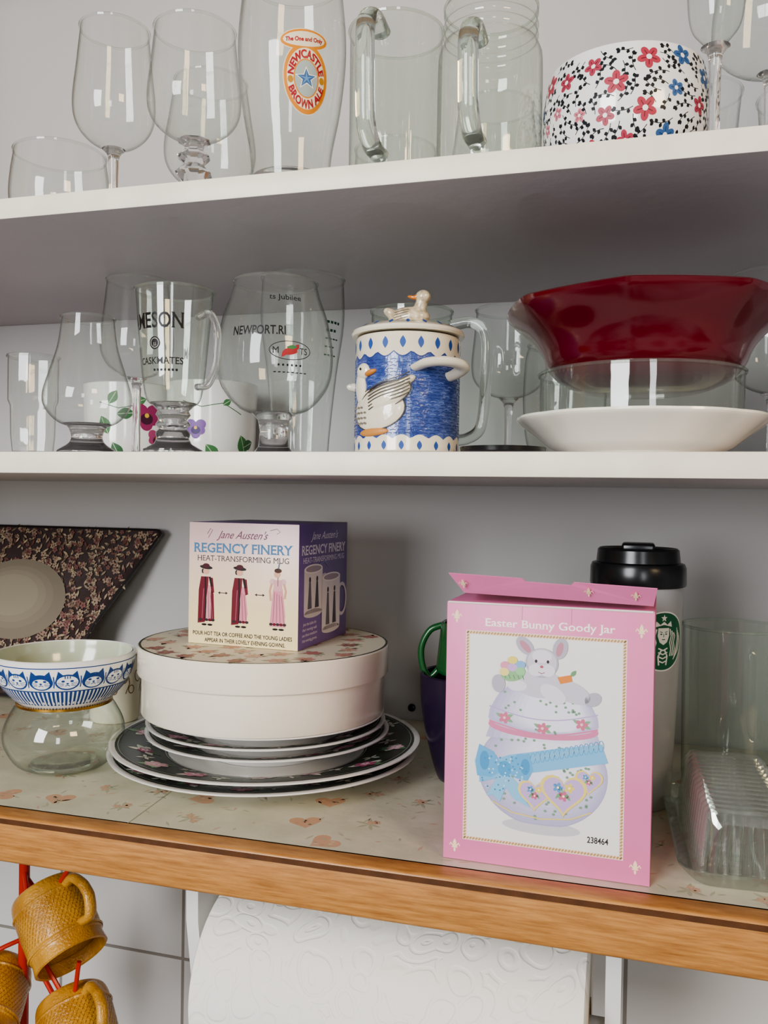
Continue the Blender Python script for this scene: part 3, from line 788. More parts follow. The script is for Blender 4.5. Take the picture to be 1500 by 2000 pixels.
def lady(x, y0, coat, skirt, k):
    n0 = len(A.sh)
    A.poly([(x-.0035, y0+.004), (x+.0040, y0+.004), (x+.0050, y0+.012), (x+.003, y0+.034), (x-.002, y0+.034)], skirt, 0)
    if k < 2:
        A.poly([(x-.0060, y0+.002), (x-.001, y0+.003), (x-.0005, y0+.020), (x+.001, y0+.034), (x+.0012, y0+.041), (x-.004, y0+.041), (x-.0055, y0+.030)], coat, 1)
        A.poly([(x+.0012, y0+.041), (x+.0042, y0+.040), (x+.0052, y0+.028), (x+.0035, y0+.027), (x+.0025, y0+.034)], coat, 1)
        if k == 0: A.poly([(x+.0030, y0+.004), (x+.0055, y0+.004), (x+.0048, y0+.027), (x+.0030, y0+.030)], coat, 1)
    else:
        A.poly([(x-.0052, y0+.003), (x+.0052, y0+.003), (x+.0030, y0+.034), (x-.0030, y0+.034)], skirt, 1)
        A.poly([(x-.0030, y0+.041), (x+.0030, y0+.041), (x+.0026, y0+.032), (x-.0026, y0+.032)], '#d7a2a8', 2)
        A.ell(x-.0036, y0+.0395, .0018, .0024, '#d9b3b3', dl=1); A.ell(x+.0036, y0+.0395, .0018, .0024, '#d9b3b3', dl=1)
        A.line([(x-.004, y0+.038), (x-.0052, y0+.032), (x-.0045, y0+.024)], .0012, '#c99a84', 3); A.line([(x+.004, y0+.038), (x+.0052, y0+.032), (x+.0045, y0+.026)], .0012, '#c99a84', 3)
    A.ell(x-.0005, y0+.0455, .0021, .0027, '#d5a78e', dl=2)
    if k < 2:
        A.ell(x-.0005, y0+.0488, .0044, .0016, '#2a2326', -.15, 3); A.ell(x-.0005, y0+.0500, .0024, .0020, '#4d1f28', dl=4)
        A.ell(x-.0026, y0+.0455, .001, .002, '#2a2326', dl=1)
        A.line([(x-.001, y0+.041), (x-.0005, y0+.020), (x-.001, y0+.004)], .0009, '#1f191b', 3)
        A.line([(x+.0020, y0+.041), (x+.0035, y0+.033)], .0012, '#1f191b', 3)
    else:
        A.ell(x, y0+.0485, .0024, .0019, '#4b3024', dl=3); A.line([(x, y0+.049), (x+.001, y0+.055)], .0009, '#6d7a85', 3)
        A.line([(x, y0+.043), (x, y0+.036)], .0004, '#7c5a52', 3)
    for j in range(4):
        A.line([(x-.002+j*.0015, y0+.031-j*.001), (x-.0030+j*.0024, y0+.006)], .0004, '#a05f70', 2)
    A.ell(x-.0015, y0+.001, .0018, .0009, '#201a1b', dl=1); A.ell(x+.0025, y0+.001, .0018, .0009, '#201a1b', dl=1)
    for j in range(5): A.ell(x-.0042+j*.0022, y0+.0050, .0012, .0012, '#6a1525' if j % 2 else '#3a2a30', dl=4, n=8)
    for i in range(n0, len(A.sh)):
        v, f_, c_, l_ = A.sh[i]
        A.sh[i] = ([(x+(a-x)*1.35, y0+(b-y0)*.98, z_) for a, b, z_ in v], f_, c_, l_)
A.up()
lady(.0170, .0150, '#6e1f2c', '#cf8f97', 0); lady(.0480, .0150, '#6e1f2c', '#d08896', 1)
lady(.0815, .0150, '#e2ccc4', '#d58c9c', 2)
for x in (.0320, .0655):
    A.line([(x-.0032, .0425), (x+.0032, .0425)], .0006, '#3a2e35')
    A.poly([(x-.0045, .0425), (x-.0025, .0437), (x-.0025, .0413)], '#3a2e35'); A.poly([(x+.0045, .0425), (x+.0025, .0437), (x+.0025, .0413)], '#3a2e35')
A.build('front_print', jb, on_plane((-JW/2, -JW/2, 0), (1, 0, 0), (0, 0, 1)))
A = Art(); LV = '#efe9f3'
A.text(.050, .0900, 'Jane Austen\'s', .0064, LV, w=.056, shear=.55)
A.text(.0500, .0788, 'REGENCY FINERY', .0076, LV, w=.090, bold=.022, serif=True)
A.text(.0500, .0705, 'HEAT-TRANSFORMING MUG', .0046, LV, w=.084, serif=True)
def pmug(x, y, w, h):
    A.ring(x+w*.62, y+h*.52, w*.26, h*.30, .0030, '#cfc6cf', 0)
    A.rect(x-w/2, y, x+w/2, y+h, '#e0d9dc', 1); A.ell(x, y, w/2, .0035, '#d8d0d4', dl=1)
    A.ell(x, y+h, w/2, .0038, '#f0ebeb', dl=2); A.ell(x, y+h, w*.42, .0026, '#a79aa8', dl=3)
    for dx, c in ((-.007, '#6b6470'), (.007, '#4c4550')):
        A.poly([(x+dx-.0040, y+.004), (x+dx+.0040, y+.004), (x+dx+.0016, y+h*.7), (x+dx-.0016, y+h*.7)], c, 3); A.ell(x+dx, y+h*.76, .0018, .0024, '#3a343c', dl=3)
pmug(.028, .027, .036, .036); A.up(5); pmug(.064, .010, .038, .044)
A.line([(.040, .066), (.050, .068), (.058, .063)], .0007, '#8fa3d0', 1)
for j, t in enumerate(['Join the ladies for', 'their morning walk', 'see them transform', 'into evening gowns.']):
    A.text(.022, .0195-j*.0043, t, .0026, LV, shear=.2, dl=-5)
A.build('side_print', jb, on_plane((JW/2, -JW/2, 0), (0, 1, 0), (0, 0, 1)))

# ------------------------------------------------------------------ pink carton
PK = mat('pink_carton', '#df7fac', .42, .1, 30, .05, 25)
WC = mat('white_card_inside', '#ddd8d2', .7)
BW, BH, BD = .1260, .1635, .095
pb = top('goody_jar_carton', (-.1144, .5405, ZB+.0003), 'pink cardboard carton with a printed bunny jar picture', 'carton', rotz=math.radians(-1.6))
box((0, 0, 0), (BW, BD, BH), 'carton_body', PK, pb, .0005)
tube([(0.001, .0, BH-.0004), (BW-.001, .0, BH-.0004)], .0007, 'top_crease', WC, pb, 1, 6, smooth_path=False)
bm = bmesh.new()
v = [bm.verts.new(q) for q in [(.0, BD, BH+.0006), (BW, BD, BH+.0006), (BW-.001, .000, BH+.0035), (.011, .000, BH+.0060)]]
bm.faces.new(v); r_ = bmesh.ops.solidify(bm, geom=bm.faces[:], thickness=.0006)
fin(bm, 'top_flap', WC, pb, smooth=False)
bm = bmesh.new()
v = [bm.verts.new(q) for q in [(.011, -.0002, BH+.0058), (BW-.001, -.0002, BH+.0032), (BW+.001, -.010, BH+.0145), (.0795, -.0098, BH+.0160), (.0775, -.0085, BH+.0140), (.0510, -.0085, BH+.0150), (.0485, -.0098, BH+.0170), (.003, -.010, BH+.0185)]]
bm.faces.new(v); bmesh.ops.triangulate(bm, faces=bm.faces[:]); bmesh.ops.solidify(bm, geom=bm.faces[:], thickness=.0006)
fin(bm, 'tuck_flap', PK, pb, smooth=False)
def fleur(A, x, y, s, col, rot=0):
    A.leaf(x, y-s*.2, s*1.1, s*.22, col, pi/2+rot)
    A.line([(x-s*.08, y-s*.1), (x-s*.5, y+s*.35), (x-s*.62, y+s*.05)], s*.16, col, 1); A.line([(x+s*.08, y-s*.1), (x+s*.5, y+s*.35), (x+s*.62, y+s*.05)], s*.16, col, 1)
    A.line([(x-s*.35, y-s*.15), (x+s*.35, y-s*.15)], s*.14, col, 2); A.leaf(x, y-s*.15, s*.6, s*.14, col, -pi/2+rot, 1)
A = Art(); GD = '#efd9b4'
A.rect(.0125, .0135, BW-.0155, BH-.0175, '#e6cdc2'); A.up()
A.rect(.0152, .0160, BW-.0180, BH-.0200, '#e4e3df'); A.up()
for x0, y0, x1, y1 in [(.0138, .0148, BW-.0168, .0148), (.0138, BH-.0188, BW-.0168, BH-.0188), (.0138, .0148, .0138, BH-.0188), (BW-.0168, .0148, BW-.0168, BH-.0188)]:
    k = int(math.hypot(x1-x0, y1-y0)/.0019)
    for i in range(k+1):
        t = i/k; A.ell(x0+(x1-x0)*t, y0+(y1-y0)*t, .00105, .0006, '#b3925f', .8, n=8, dl=i % 2)
for x, y in [(.0065, BH-.0095), (BW-.0075, BH-.0125), (.0075, .0085), (BW-.0085, .0100)]: fleur(A, x, y, .0052, GD)
A.text(.0640, BH-.0118, 'Easter Bunny Goody Jar', .0050, '#fbf4ef', w=.079, bold=.012, serif=True)
A.rect(.0475, BH-.0105, .0478, BH-.001, '#b8668c', -1); A.rect(.0775, BH-.0105, .0778, BH-.001, '#b8668c', -1)
A.text(.0955, .0235, '238464', .0038, '#3a3436', w=.0125, bold=.02)
SKY, YEL = '#78b3d8', '#e0cb78'
JB0, JB, JB2, PKL, VIO = '#a8a4c4', '#cfcce0', '#bbb7d2', '#cf7d9f', '#bca6d0'
cx = .0613
A.ell(cx, .0270, .024, .0045, '#c2c1c6'); A.up()
P = [(cx+.0395*math.cos(2*pi*i/60)*(1+.02*math.sin(2*pi*i/60)), .0600+.0330*math.sin(2*pi*i/60)) for i in range(60)]
P = [(x, y if y > .029 else .029+(y-.029)*.3) for x, y in P]
def mixc(a, b, t):
    A_ = [int(a[i:i+2], 16) for i in (1, 3, 5)]; B_ = [int(b[i:i+2], 16) for i in (1, 3, 5)]
    return '#%02x%02x%02x' % tuple(int(p_+(q_-p_)*t) for p_, q_ in zip(A_, B_))
A.poly(P, JB0); A.up()
for kk in range(12):
    s_ = .98-.045*kk
    A.poly([(cx+.018*(1-s_)+(x-cx)*s_, .0600+.016*(1-s_)+(y-.0600)*s_) for x, y in P], mixc('#aeaac8', '#dedcea', kk/11)); A.up()
for kk in range(6):
    s_ = 1-.1*kk
    A.poly([(cx-.0350*s_+.002*(1-s_)*5, .0800), (cx+.0355*s_+.002*(1-s_)*5, .0800), (cx+.0325*s_+.002*(1-s_)*5, .0880), (cx-.0325*s_+.002*(1-s_)*5, .0880)], mixc('#b4b0cc', '#d8d6e6', kk/5)); A.up()
# collar and lid
A.ell(cx, .0885, .0335, .0070, PKL, n=36); A.up()
A.ell(cx, .0925, .0335, .0080, JB2, n=36); A.up()
lidp = [(cx-.0335, .0920), (cx-.0328, .0975), (cx-.0300, .1030), (cx-.0270, .1080), (cx-.0200, .1140), (cx+.018, .1140), (cx+.0265, .1085), (cx+.0298, .1030), (cx+.0328, .0975), (cx+.0335, .0920), (cx+.020, .0866), (cx, .0848), (cx-.020, .0866)]
for kk in range(8):
    s_ = 1-.065*kk
    A.poly([(cx+.014*(1-s_)+(x-cx)*s_, .100+(y-.100)*(1-.018*kk)) for x, y in lidp], mixc('#b1adcb', '#dedcea', kk/7)); A.up()
A.line([(cx-.0330+.066*i/20, .0995-.0060*math.sin(pi*i/20)) for i in range(21)], .0007, '#b3a1cb')
A.line([(cx-.0330+.066*i/20, .0905-.0060*math.sin(pi*i/20)) for i in range(21)], .0010, PKL)
random.seed(4)
for _ in range(80):
    a = random.uniform(0, 2*pi); r = math.sqrt(random.random())*.92
    A.ell(cx+.038*r*math.cos(a), .060+.031*r*math.sin(a), .0009, .0008, '#7a9a82', dl=0, n=8)
for _ in range(26): A.ell(cx+random.uniform(-.024, .024), random.uniform(.0985, .111), .0009, .0008, '#7a9a82', dl=0, n=8)
for x in (-.0235, 0, .0235):
    yy = .0928-.0045*(1-(x/.0235)**2)
    for k in (.4, 2.7, -.4): A.leaf(cx+x, yy, .0060, .0011, '#7fa583', k, 1)
    A.flower(cx+x, yy, .0036, '#c9708a', '#e8b9c5', dl=2)
A.up(6)
# wide lace band and bow
A.poly([(cx-.0390, .0620), (cx-.020, .0700), (cx+.008, .0765), (cx+.0355, .0820), (cx+.0395, .0710), (cx+.010, .0640), (cx-.018, .0575), (cx-.0385, .0510)], SKY)
for k in range(19):
    x = cx-.017+k*.0029; y = .0660+k*.00082
    A.ring(x, y, .0014, .0034, .0004, '#5598c6', 1, n=10); A.ell(x+.0014, y+.0002, .0005, .0020, '#a9cfe6', dl=1, n=8)
A.up(2)
BW1, BW2 = '#64a6d2', '#86bbdc'
A.poly([(cx-.0225, .0610), (cx-.0300, .0710), (cx-.0390, .0750), (cx-.0415, .0640), (cx-.0400, .0550), (cx-.0310, .0550)], BW1)
A.poly([(cx-.0225, .0610), (cx-.0150, .0710), (cx-.0075, .0715), (cx-.0050, .0620), (cx-.0085, .0550), (cx-.0160, .0560)], BW1, 1)
A.poly([(cx-.0250, .0600), (cx-.0340, .0430), (cx-.0300, .0440), (cx-.0255, .0400), (cx-.0185, .0580)], BW2, 1)
A.poly([(cx-.0220, .0600), (cx-.0070, .0460), (cx-.0095, .0430), (cx-.0065, .0385), (cx-.0170, .0430), (cx-.0265, .0560)], BW2, 2)
A.ell(cx-.0355, .0650, .0030, .0060, '#4c91c0', dl=3); A.ell(cx-.0100, .0635, .0028, .0050, '#4c91c0', dl=3)
A.ell(cx-.0228, .0610, .0042, .0050, '#5299c9', dl=4)
for k in range(60): A.ell(cx-.023+random.uniform(-.014, .014), .059+random.uniform(-.012, .010), .0006, .0006, random.choice(['#4289b9', '#b5d6ea']), dl=5, n=6)
A.up(6)
for x, y, s in ((-.0040, .0475, .72), (.0285, .0590, .58), (.0135, .0500, .98)):
    A.up(3)
    A.heart(cx+x, y, .0145*s, YEL, 0); A.heart(cx+x, y, .0125*s, VIO, 1)
    for k in (.6, 2.5, -.9, 3.9): A.leaf(cx+x, y+.001, .0070*s, .0012*s, '#74a178', k, 2)
    for dx, dy, c in ((-.0035, .0022, '#6293c6'), (.0035, .0024, '#dcc66c'), (0, -.003, '#c4688a')): A.flower(cx+x+dx*s, y+.001+dy*s, .0032*s, c, '#f6eab8', dl=2+(dx > 0))
A.line([(cx-.030, .0400), (cx-.018, .0345), (cx, .0325), (cx+.018, .0345), (cx+.030, .0400)], .0007, YEL)
# bunny on the jar lid
A.up(2)
RB, RB2, RB3 = '#c4c1cc', '#aeaab9', '#d8d5dd'
A.ell(cx+.017, .1120, .0120, .0062, RB, -.35, 0); A.ell(cx+.0300, .1085, .0052, .0040, RB2, .5, dl=0); A.ell(cx-.0275, .1140, .0042, .0056, RB2, .1, dl=0)
A.ell(cx-.002, .1155, .0150, .0085, RB, dl=1); A.ell(cx+.006, .1100, .0085, .0048, RB3, -.5, dl=2); A.ell(cx-.016, .1135, .006, .0035, RB3, dl=2)
A.ell(cx-.0115, .1385, .0042, .0066, RB2, .75, 2); A.ell(cx-.0112, .1380, .0020, .0048, '#b98394', .75, 3)
A.ell(cx+.0100, .1380, .0044, .0066, RB2, -.25, 2); A.ell(cx+.0097, .1375, .0020, .0046, '#b98394', -.25, 3)
A.ell(cx-.001, .1285, .0100, .0092, RB2, dl=4); A.ell(cx-.001, .1290, .0090, .0083, RB, dl=5); A.ell(cx-.001, .1325, .0060, .0040, RB3, dl=6)
A.ell(cx-.0045, .1240, .0046, .0038, RB3, dl=7); A.ell(cx+.0025, .1240, .0046, .0038, RB3, dl=8)
A.ell(cx-.001, .1262, .0011, .0008, '#b0566c', dl=9); A.ell(cx-.0045, .1295, .0008, .0010, '#3a2f3a', dl=9); A.ell(cx+.0027, .1295, .0008, .0010, '#3a2f3a', dl=9)
A.line([(cx-.0030, .1228), (cx-.001, .1220), (cx+.0010, .1228)], .0004, '#8b4d5c', 9)
A.ell(cx-.0185, .1210, .0078, .0050, '#8bb284', .25, 9)
for q_, (dx, dy, c) in enumerate(((-.0235, .1255, '#d992aa'), (-.0190, .1290, '#e0cc72'), (-.0140, .1265, '#82acd4'), (-.0190, .1245, '#c2a2d2'), (-.0240, .1215, '#e2d288'), (-.0140, .1225, '#92c48e'))): A.ell(cx+dx, dy, .0030, .0025, c, dl=10+q_)
for k in range(5): A.line([(cx-.024+k*.0028, .1200), (cx-.023+k*.0028, .1175)], .0005, '#5e8a62', 10)
A.poly([(cx+.0085, .1205), (cx+.0165, .1225), (cx+.0175, .1185), (cx+.0105, .1165)], '#d68442', 9); A.leaf(cx+.0165, .1215, .005, .0012, '#6d9a70', .9, 9)
A.build('front_print', pb, on_plane((0, 0, 0), (1, 0, 0), (0, 0, 1)), eps=1.2e-5)
for x, y in ((.012, .0075), (.088, .0065), (.115, .0055)):
    A = Art(); fleur(A, x, y, .0042, GD)
    A.build('gold_flap_emblem', pb, lambda x, y, q: (x, -.0011-y*.85-.0010, BH+.0050+y*.87-x*.012+.0006), None)

# ------------------------------------------------------------------ coffee tumbler
TG = mat('silver_grey_tumbler', '#a9aaac', .33, .03, 200, .04, 30, metal=.3)
BP = mat('black_plastic', '#17181a', .25)
st = top('travel_tumbler', (.0015, .690, ZB+.0003), 'grey insulated coffee tumbler with black lid and round emblem', 'travel mug')
so = [(.0255, 0), (.0270, .002), (.0335, .158), (.0335, .165)]
rev([(0, 0)]+so+[(.031, .165), (0, .163)], 'body', TG, st, 64)
rev([(.033, .165), (.0350, .1655), (.0355, .167), (.0352, .179), (.0340, .182), (.0310, .183), (.0300, .192), (.0285, .1935), (.024, .192), (.022, .188), (0, .188)], 'lid', BP, st, 64)
box((-.012, -.020, .190), (.012, .006, .1975), 'sip_slider', BP, st, .002, 3)
A = Art(); SGR = '#1b5a3f'; WHT = '#dadcd8'
A.ell(0, 0, .0220, .0220, WHT, n=44); A.up(); A.ell(0, 0, .0210, .0210, SGR, n=44); A.up()
# crowned two-tailed figure
A.star(0, .0170, .0028, WHT)
A.poly([(-.0075, .0105), (-.0062, .0148), (-.0030, .0122), (0, .0145), (.0030, .0122), (.0062, .0148), (.0075, .0105), (0, .0122)], WHT)
A.poly([(-.0046, .0098), (.0046, .0098), (.0050, .0040), (.0032, -.0006), (0, -.0026), (-.0032, -.0006), (-.0050, .0040)], WHT, 1)
for s in (1, -1):
    A.line([(s*.0010, .0066), (s*.0032, .0072)], .0005, SGR, 2); A.ell(s*.0021, .0054, .0009, .0005, SGR, dl=2)
    for k in range(3):
        A.line([(s*(.0058+k*.0019), .0090-k*.0014), (s*(.0072+k*.0021), .0036), (s*(.0060+k*.0021), -.0010), (s*(.0075+k*.0022), -.0060), (s*(.0066+k*.0018), -.0110)], .0010, WHT)
    for k in range(4):
        A.line([(s*(.0135+k*.0014), .0095-k*.0020), (s*(.0150+k*.0012), .0020-k*.0012), (s*(.0140+k*.0010), -.0050-k*.0008), (s*(.0118-k*.0004), -.0120-k*.0006)], .0007, WHT)
    A.line([(s*.0012, -.0060), (s*.0040, -.0110), (s*.0032, -.0175)], .0012, WHT)
A.line([(0, .0056), (0, .0032)], .0005, SGR, 2); A.line([(-.0014, .0014), (.0014, .0014)], .0006, SGR, 2)
for k in range(4): A.line([(-.0040, -.0050-k*.0030), (0, -.0066-k*.0030), (.0040, -.0050-k*.0030)], .0010, WHT)
A.build('round_emblem', st, on_rev(rfn(so), -pi/2+.62, .0325, .127), .003)

# mugs behind the pink carton
e = top('purple_mug', (-.1300, .700, ZB+.0003), 'dark purple ceramic cup behind a pink carton', 'mug')
o = cr([(.020, 0), (.024, .003), (.032, .03), (.0375, .06), (.0390, .086)], 4)
rev(cup(o, .003), 'body', mat('purple_glaze', '#241831', .3, coat=.2), e)
e = top('green_mug', (-.1180, .700, ZB+.0880), 'bright green mug stacked on a purple cup', 'mug')
GG = mat('green_glaze', '#1c5529', .25, coat=.2)
o = cr([(.036, 0), (.0375, .003), (.036, .02), (.034, .040)], 4)
rev(cup(o, .003), 'body', GG, e)
tube([(-.034, 0, .037), (-.044, -.002, .032), (-.0505, -.003, .018), (-.0490, -.003, .002), (-.043, -.002, -.006), (-.035, 0, .002)], .0027, 'handle', GG, e)

# glass mug & butter dish
GB = 'glassware on the bottom shelf'
tumbler(.0770, .752, ZB+.0003, [(.037, 0), (.0385, .01), (.0395, .13)], 'straight clear glass tumbler behind a glass butter dish', GB, g=GLG, sg=SGG, base=.008, name='drinking_glass')
e = tumbler(.1500, .700, ZB+.0003, [(.030, 0), (.033, .02), (.036, .125)], 'clear glass mug with handle beside a butter dish', GB, cat='glass mug', g=GLG, sg=SGG, base=.010, name='glass_mug')
c_handle(.0335, .03, .105, .026, .0045, e, SGG, pi+.9)
bt = top('butter_dish', (.0680, .6250, ZB+.0003), 'clear ribbed pressed glass butter dish with lid', 'butter dish', rotz=math.radians(2.5))
def rrect(w, d, r, n=6):
    P = []
    for cx_, cy_, a0 in ((w-r, d-r, 0), (-w+r, d-r, pi/2), (-w+r, -d+r, pi), (w-r, -d+r, 3*pi/2)):
        for i in range(n+1):
            a = a0+pi/2*i/n; P.append((cx_+r*math.cos(a), cy_+r*math.sin(a)))
    return P
def loft(rings, name, mt, parent, ang=30):
    bm = bmesh.new(); R_ = [[bm.verts.new(q) for q in rg] for rg in rings]
    n = len(R_[0])
    for A_, B_ in zip(R_, R_[1:]):
        for i in range(n):
            j = (i+1) % n; bm.faces.new((A_[i], A_[j], B_[j], B_[i]))
    bm.faces.new(R_[0][::-1]); bm.faces.new(R_[-1])
    return fin(bm, name, mt, parent, ang=ang)
def rr(w, d, r, z): return [(a, b, z) for a, b in rrect(w, d, r)]
loft([rr(.034, .074, .012, 0), rr(.036, .076, .012, .002), rr(.043, .083, .014, .010), rr(.0435, .0835, .014, .0115), rr(.042, .082, .013, .0115), rr(.034, .074, .011, .005)], 'base_dish', PGL, bt)
bm = bmesh.new()
nr = 15; Ld = .137; rings = []
for i in range(nr*10+1):
    y = -Ld/2+Ld*i/(nr*10)
    k = .0046*abs(math.sin(pi*i/10))
    endf = 1-.10*max(0, abs(y)/(Ld/2)-.93)/.07
    w0, w1, hh = .0270+k, (.0220+k)*endf, .0395*endf+k
    rings.append([(-w0, y, .006), (-w0+.001, y, .016), (-w1-.001, y, hh-.004), (-w1+.003, y, hh), (w1-.003, y, hh), (w1+.001, y, hh-.004), (w0-.001, y, .016), (w0, y, .006)])
R_ = [[bm.verts.new(q) for q in rg] for rg in rings]
for A_, B_ in zip(R_, R_[1:]):
    for i in range(7): bm.faces.new((A_[i], A_[i+1], B_[i+1], B_[i]))
fin(bm, 'ribbed_lid', PGL, bt, ang=50)
for sgn in (-1, 1):
    yy = sgn*(Ld/2-.0005)
    bm = bmesh.new(); F_ = []
    for i in range(81):
        x = -.0265+.053*i/80; o_ = .0044*abs(math.sin(pi*i/10))
        F_.append([bm.verts.new((x, yy+sgn*o_, .007)), bm.verts.new((x*.82, yy-sgn*.003+sgn*o_, .0370))])
    for a, b in zip(F_, F_[1:]): bm.faces.new((a[0], a[1], b[1], b[0]))
    fin(bm, 'ribbed_end', PGL, bt, ang=50)

# ------------------------------------------------------------------ cat bowl on glass bowl
gb = top('glass_bowl', (-.4556, .622, ZB+.0003), 'round clear glass bowl with gold rim under a cat bowl', 'bowl')
gprof = cr([(.024, 0), (.038, .006), (.0475, .022), (.0475, .036), (.041, .050), (.0365, .056)], 6)
rev(lipped(gprof), 'glass_wall', GLG, gb, 56)
rev([(0, 0), (.023, 0), (.028, .003), (.026, .005), (0, .004)], 'thick_base', SGG, gb)
rev([(.0372, .0540), (.0384, .0544), (.0383, .0562), (.0366, .0566)], 'gold_rim', mat('gold_band', '#c89a4a', .25, metal=1), gb)
cbw = top('cat_bowl', (-.4556, .622, ZB+.0505), 'small white bowl painted with blue cat faces and stripes', 'bowl')
co = cr([(.0235, 0), (.0280, .001), (.0400, .0095), (.0500, .0215), (.0550, .034), (.0568, .0460)], 6)
rev(cup(co, .0025), 'body', CER, cbw, 72)
inn = [(r-.0029, z+.0002) for r, z in co if z > .006]
rev(inn, 'inner_glaze', mat('pale_green_glaze', '#c3cbb4', .15, coat=.5), cbw, 72)
A = Art(); CB = '#24447f'
n = 96
for i in range(n):
    x = (-pi+2*pi*i/n)*.050
    A.line([(x, .0065), (x, .014), (x, .0225)], .0019, CB)
A.line([(-pi*.050+2*pi*.050*i/90, .0230) for i in range(91)], .0010, CB, 1); A.line([(-pi*.050+2*pi*.050*i/90, .0420) for i in range(91)], .0008, CB)
nc = 17
for i in range(nc):
    x = (-pi+2*pi*(i+.3)/nc)*.050; y = .0308
    dk_ = i % 2
    k9 = .88
    A.ell(x, y, .0098*k9, .0074*k9, CB, n=24); A.poly([(x-.0092*k9, y+.002), (x-.0072*k9, y+.0104*k9), (x-.002, y+.005)], CB, 1); A.poly([(x+.0092*k9, y+.002), (x+.0072*k9, y+.0104*k9), (x+.002, y+.005)], CB, 1)
    if not dk_: A.ell(x, y, .0084*k9, .0060*k9, '#e6e8ea', dl=2, n=24)
    else: A.ell(x, y-.0013, .0072*k9, .0048*k9, '#e6e8ea', dl=2, n=24)
    for s in (1, -1):
        A.ell(x+s*.0030, y+.0010, .0013, .0009, CB, dl=3, n=8)
        for k in (-1, 0, 1): A.line([(x+s*.0026, y-.0017+k*.0008), (x+s*.0070, y-.0017+k*.0016)], .0004, CB, 3)
    A.ell(x, y-.0010, .0010, .0007, CB, dl=3, n=8); A.line([(x-.0017, y-.0030), (x, y-.0021), (x+.0017, y-.0030)], .0006, CB, 3)
    for k in range(3): A.line([(x-.0017+k*.0017, y+.0052), (x-.0017+k*.0017, y+.0030)], .0007, CB, 3)
    A.line([(x+.0090, y-.0045), (x+.0094, y), (x+.0090, y+.0050)], .0008, CB, 0)
A.build('painted_cats', cbw, on_rev(rfn(co), -pi/2, .050), .004)
cc = top('ceramic_crock', (-.5050, .770, ZB+.0003), 'small cream pot with brown scrollwork behind a bowl', 'pot')
o = cr([(.020, 0), (.024, .004), (.026, .04), (.023, .062), (.0245, .068)], 4)
rev(cup(o, .003), 'body', CRE, cc)
A = Art()
for q in range(-2, 3):
    A.ring(.008+q*.017, .046, .0040, .0055, .0009, '#7b5a34'); A.ring(.016+q*.017, .034, .0030, .0040, .0009, '#7b5a34'); A.line([(.012+q*.017, .054), (.014+q*.017, .040), (.010+q*.017, .030)], .0009, '#7b5a34')
A.build('painted_scrolls', cc, on_rev(rfn(o), turned(-.505, .77), .025), .003)
# dark floral platter leaning on the back
pl = top('floral_platter', (-.665, .800, ZB+.0003), 'dark brown floral platter with flared corners leaning on back panel', 'platter')
def outline(k, dx=0):
    P = [(-.160, .198), (.158, .198), (.163, .193), (.125, .130), (.097, .085), (.085, .040), (.086, .004), (-.086, .004), (-.085, .040), (-.097, .085), (-.125, .130), (-.165, .193)]
    c = Vector((0, .11))
    return [c+(Vector(q)-c)*k for q in P]
DF = mat('dark_brown_glaze', '#3a2c2c', .35, .1, 120, .25, 90)
bm = bmesh.new()
Rg = [[bm.verts.new((q.x, -t, q.y)) for q in outline(k)] for k, t in ((.97, -.003), (1, 0), (1, .002), (.985, .003), (.93, .002))]
for A_, B_ in zip(Rg, Rg[1:]):
    for i in range(12):
        j = (i+1) % 12; bm.faces.new((A_[i], A_[j], B_[j], B_[i]))
bm.faces.new(Rg[0]); bm.faces.new(Rg[-1])
o = fin(bm, 'platter_body', DF, pl, rot=(math.radians(-17), 0, 0), ang=25)
A = Art(); random.seed(21)
OL = outline(.965)
def inside(x, y):
    c = False; n = len(OL)
    for i in range(n):
        a, b = OL[i], OL[(i+1) % n]
        if (a.y > y) != (b.y > y) and x < (b.x-a.x)*(y-a.y)/(b.y-a.y)+a.x: c = not c
    return c
cnt = 0
for _ in range(2600):
    x = random.uniform(-.16, .16); y = random.uniform(.006, .196)
    if not inside(x, y): continue
    q_ = random.random(); rt = random.uniform(0, 6.3)
    if q_ < .25:
        A.flower(x, y, random.uniform(.0026, .0042), random.choice(['#8b7466', '#9a8672', '#7a5550']), '#4a3030', rt, 5)
    else:
        A.leaf(x, y, random.uniform(.004, .0085), .0012, random.choice(['#8f806c', '#75614f', '#6a4540', '#a39379']), rt, 1 if q_ < .6 else 0)
A.up(5)
A.line([tuple(q) for q in outline(.985)], .0026, '#1b1818', closed=True)
A.ell(-.008, .112, .064, .046, '#7a7163', n=40)
for k in range(4): A.up(); A.ell(-.010-k*.002, .113+k*.001, .060-k*.008, .042-k*.006, mixc('#7a7163', '#8d8473', k/3), n=40)
ob_ = A.build('platter_print', pl, lambda x, y, q: (x, -.0031-q, y))
ob_.rotation_euler = (math.radians(-17), 0, 0)
bpx = rev([(0, 0), (.0035, .0), (.0042, .002), (.0035, .0045), (0, .0055)], 'cabinet_screw_cap', BP, None, 20, loc=(-.219, YB-.0003, ZB+.013), rot=(pi/2, 0, 0))
tag(bpx, 'tiny black round cap on the cabinet back panel', 'screw cap')

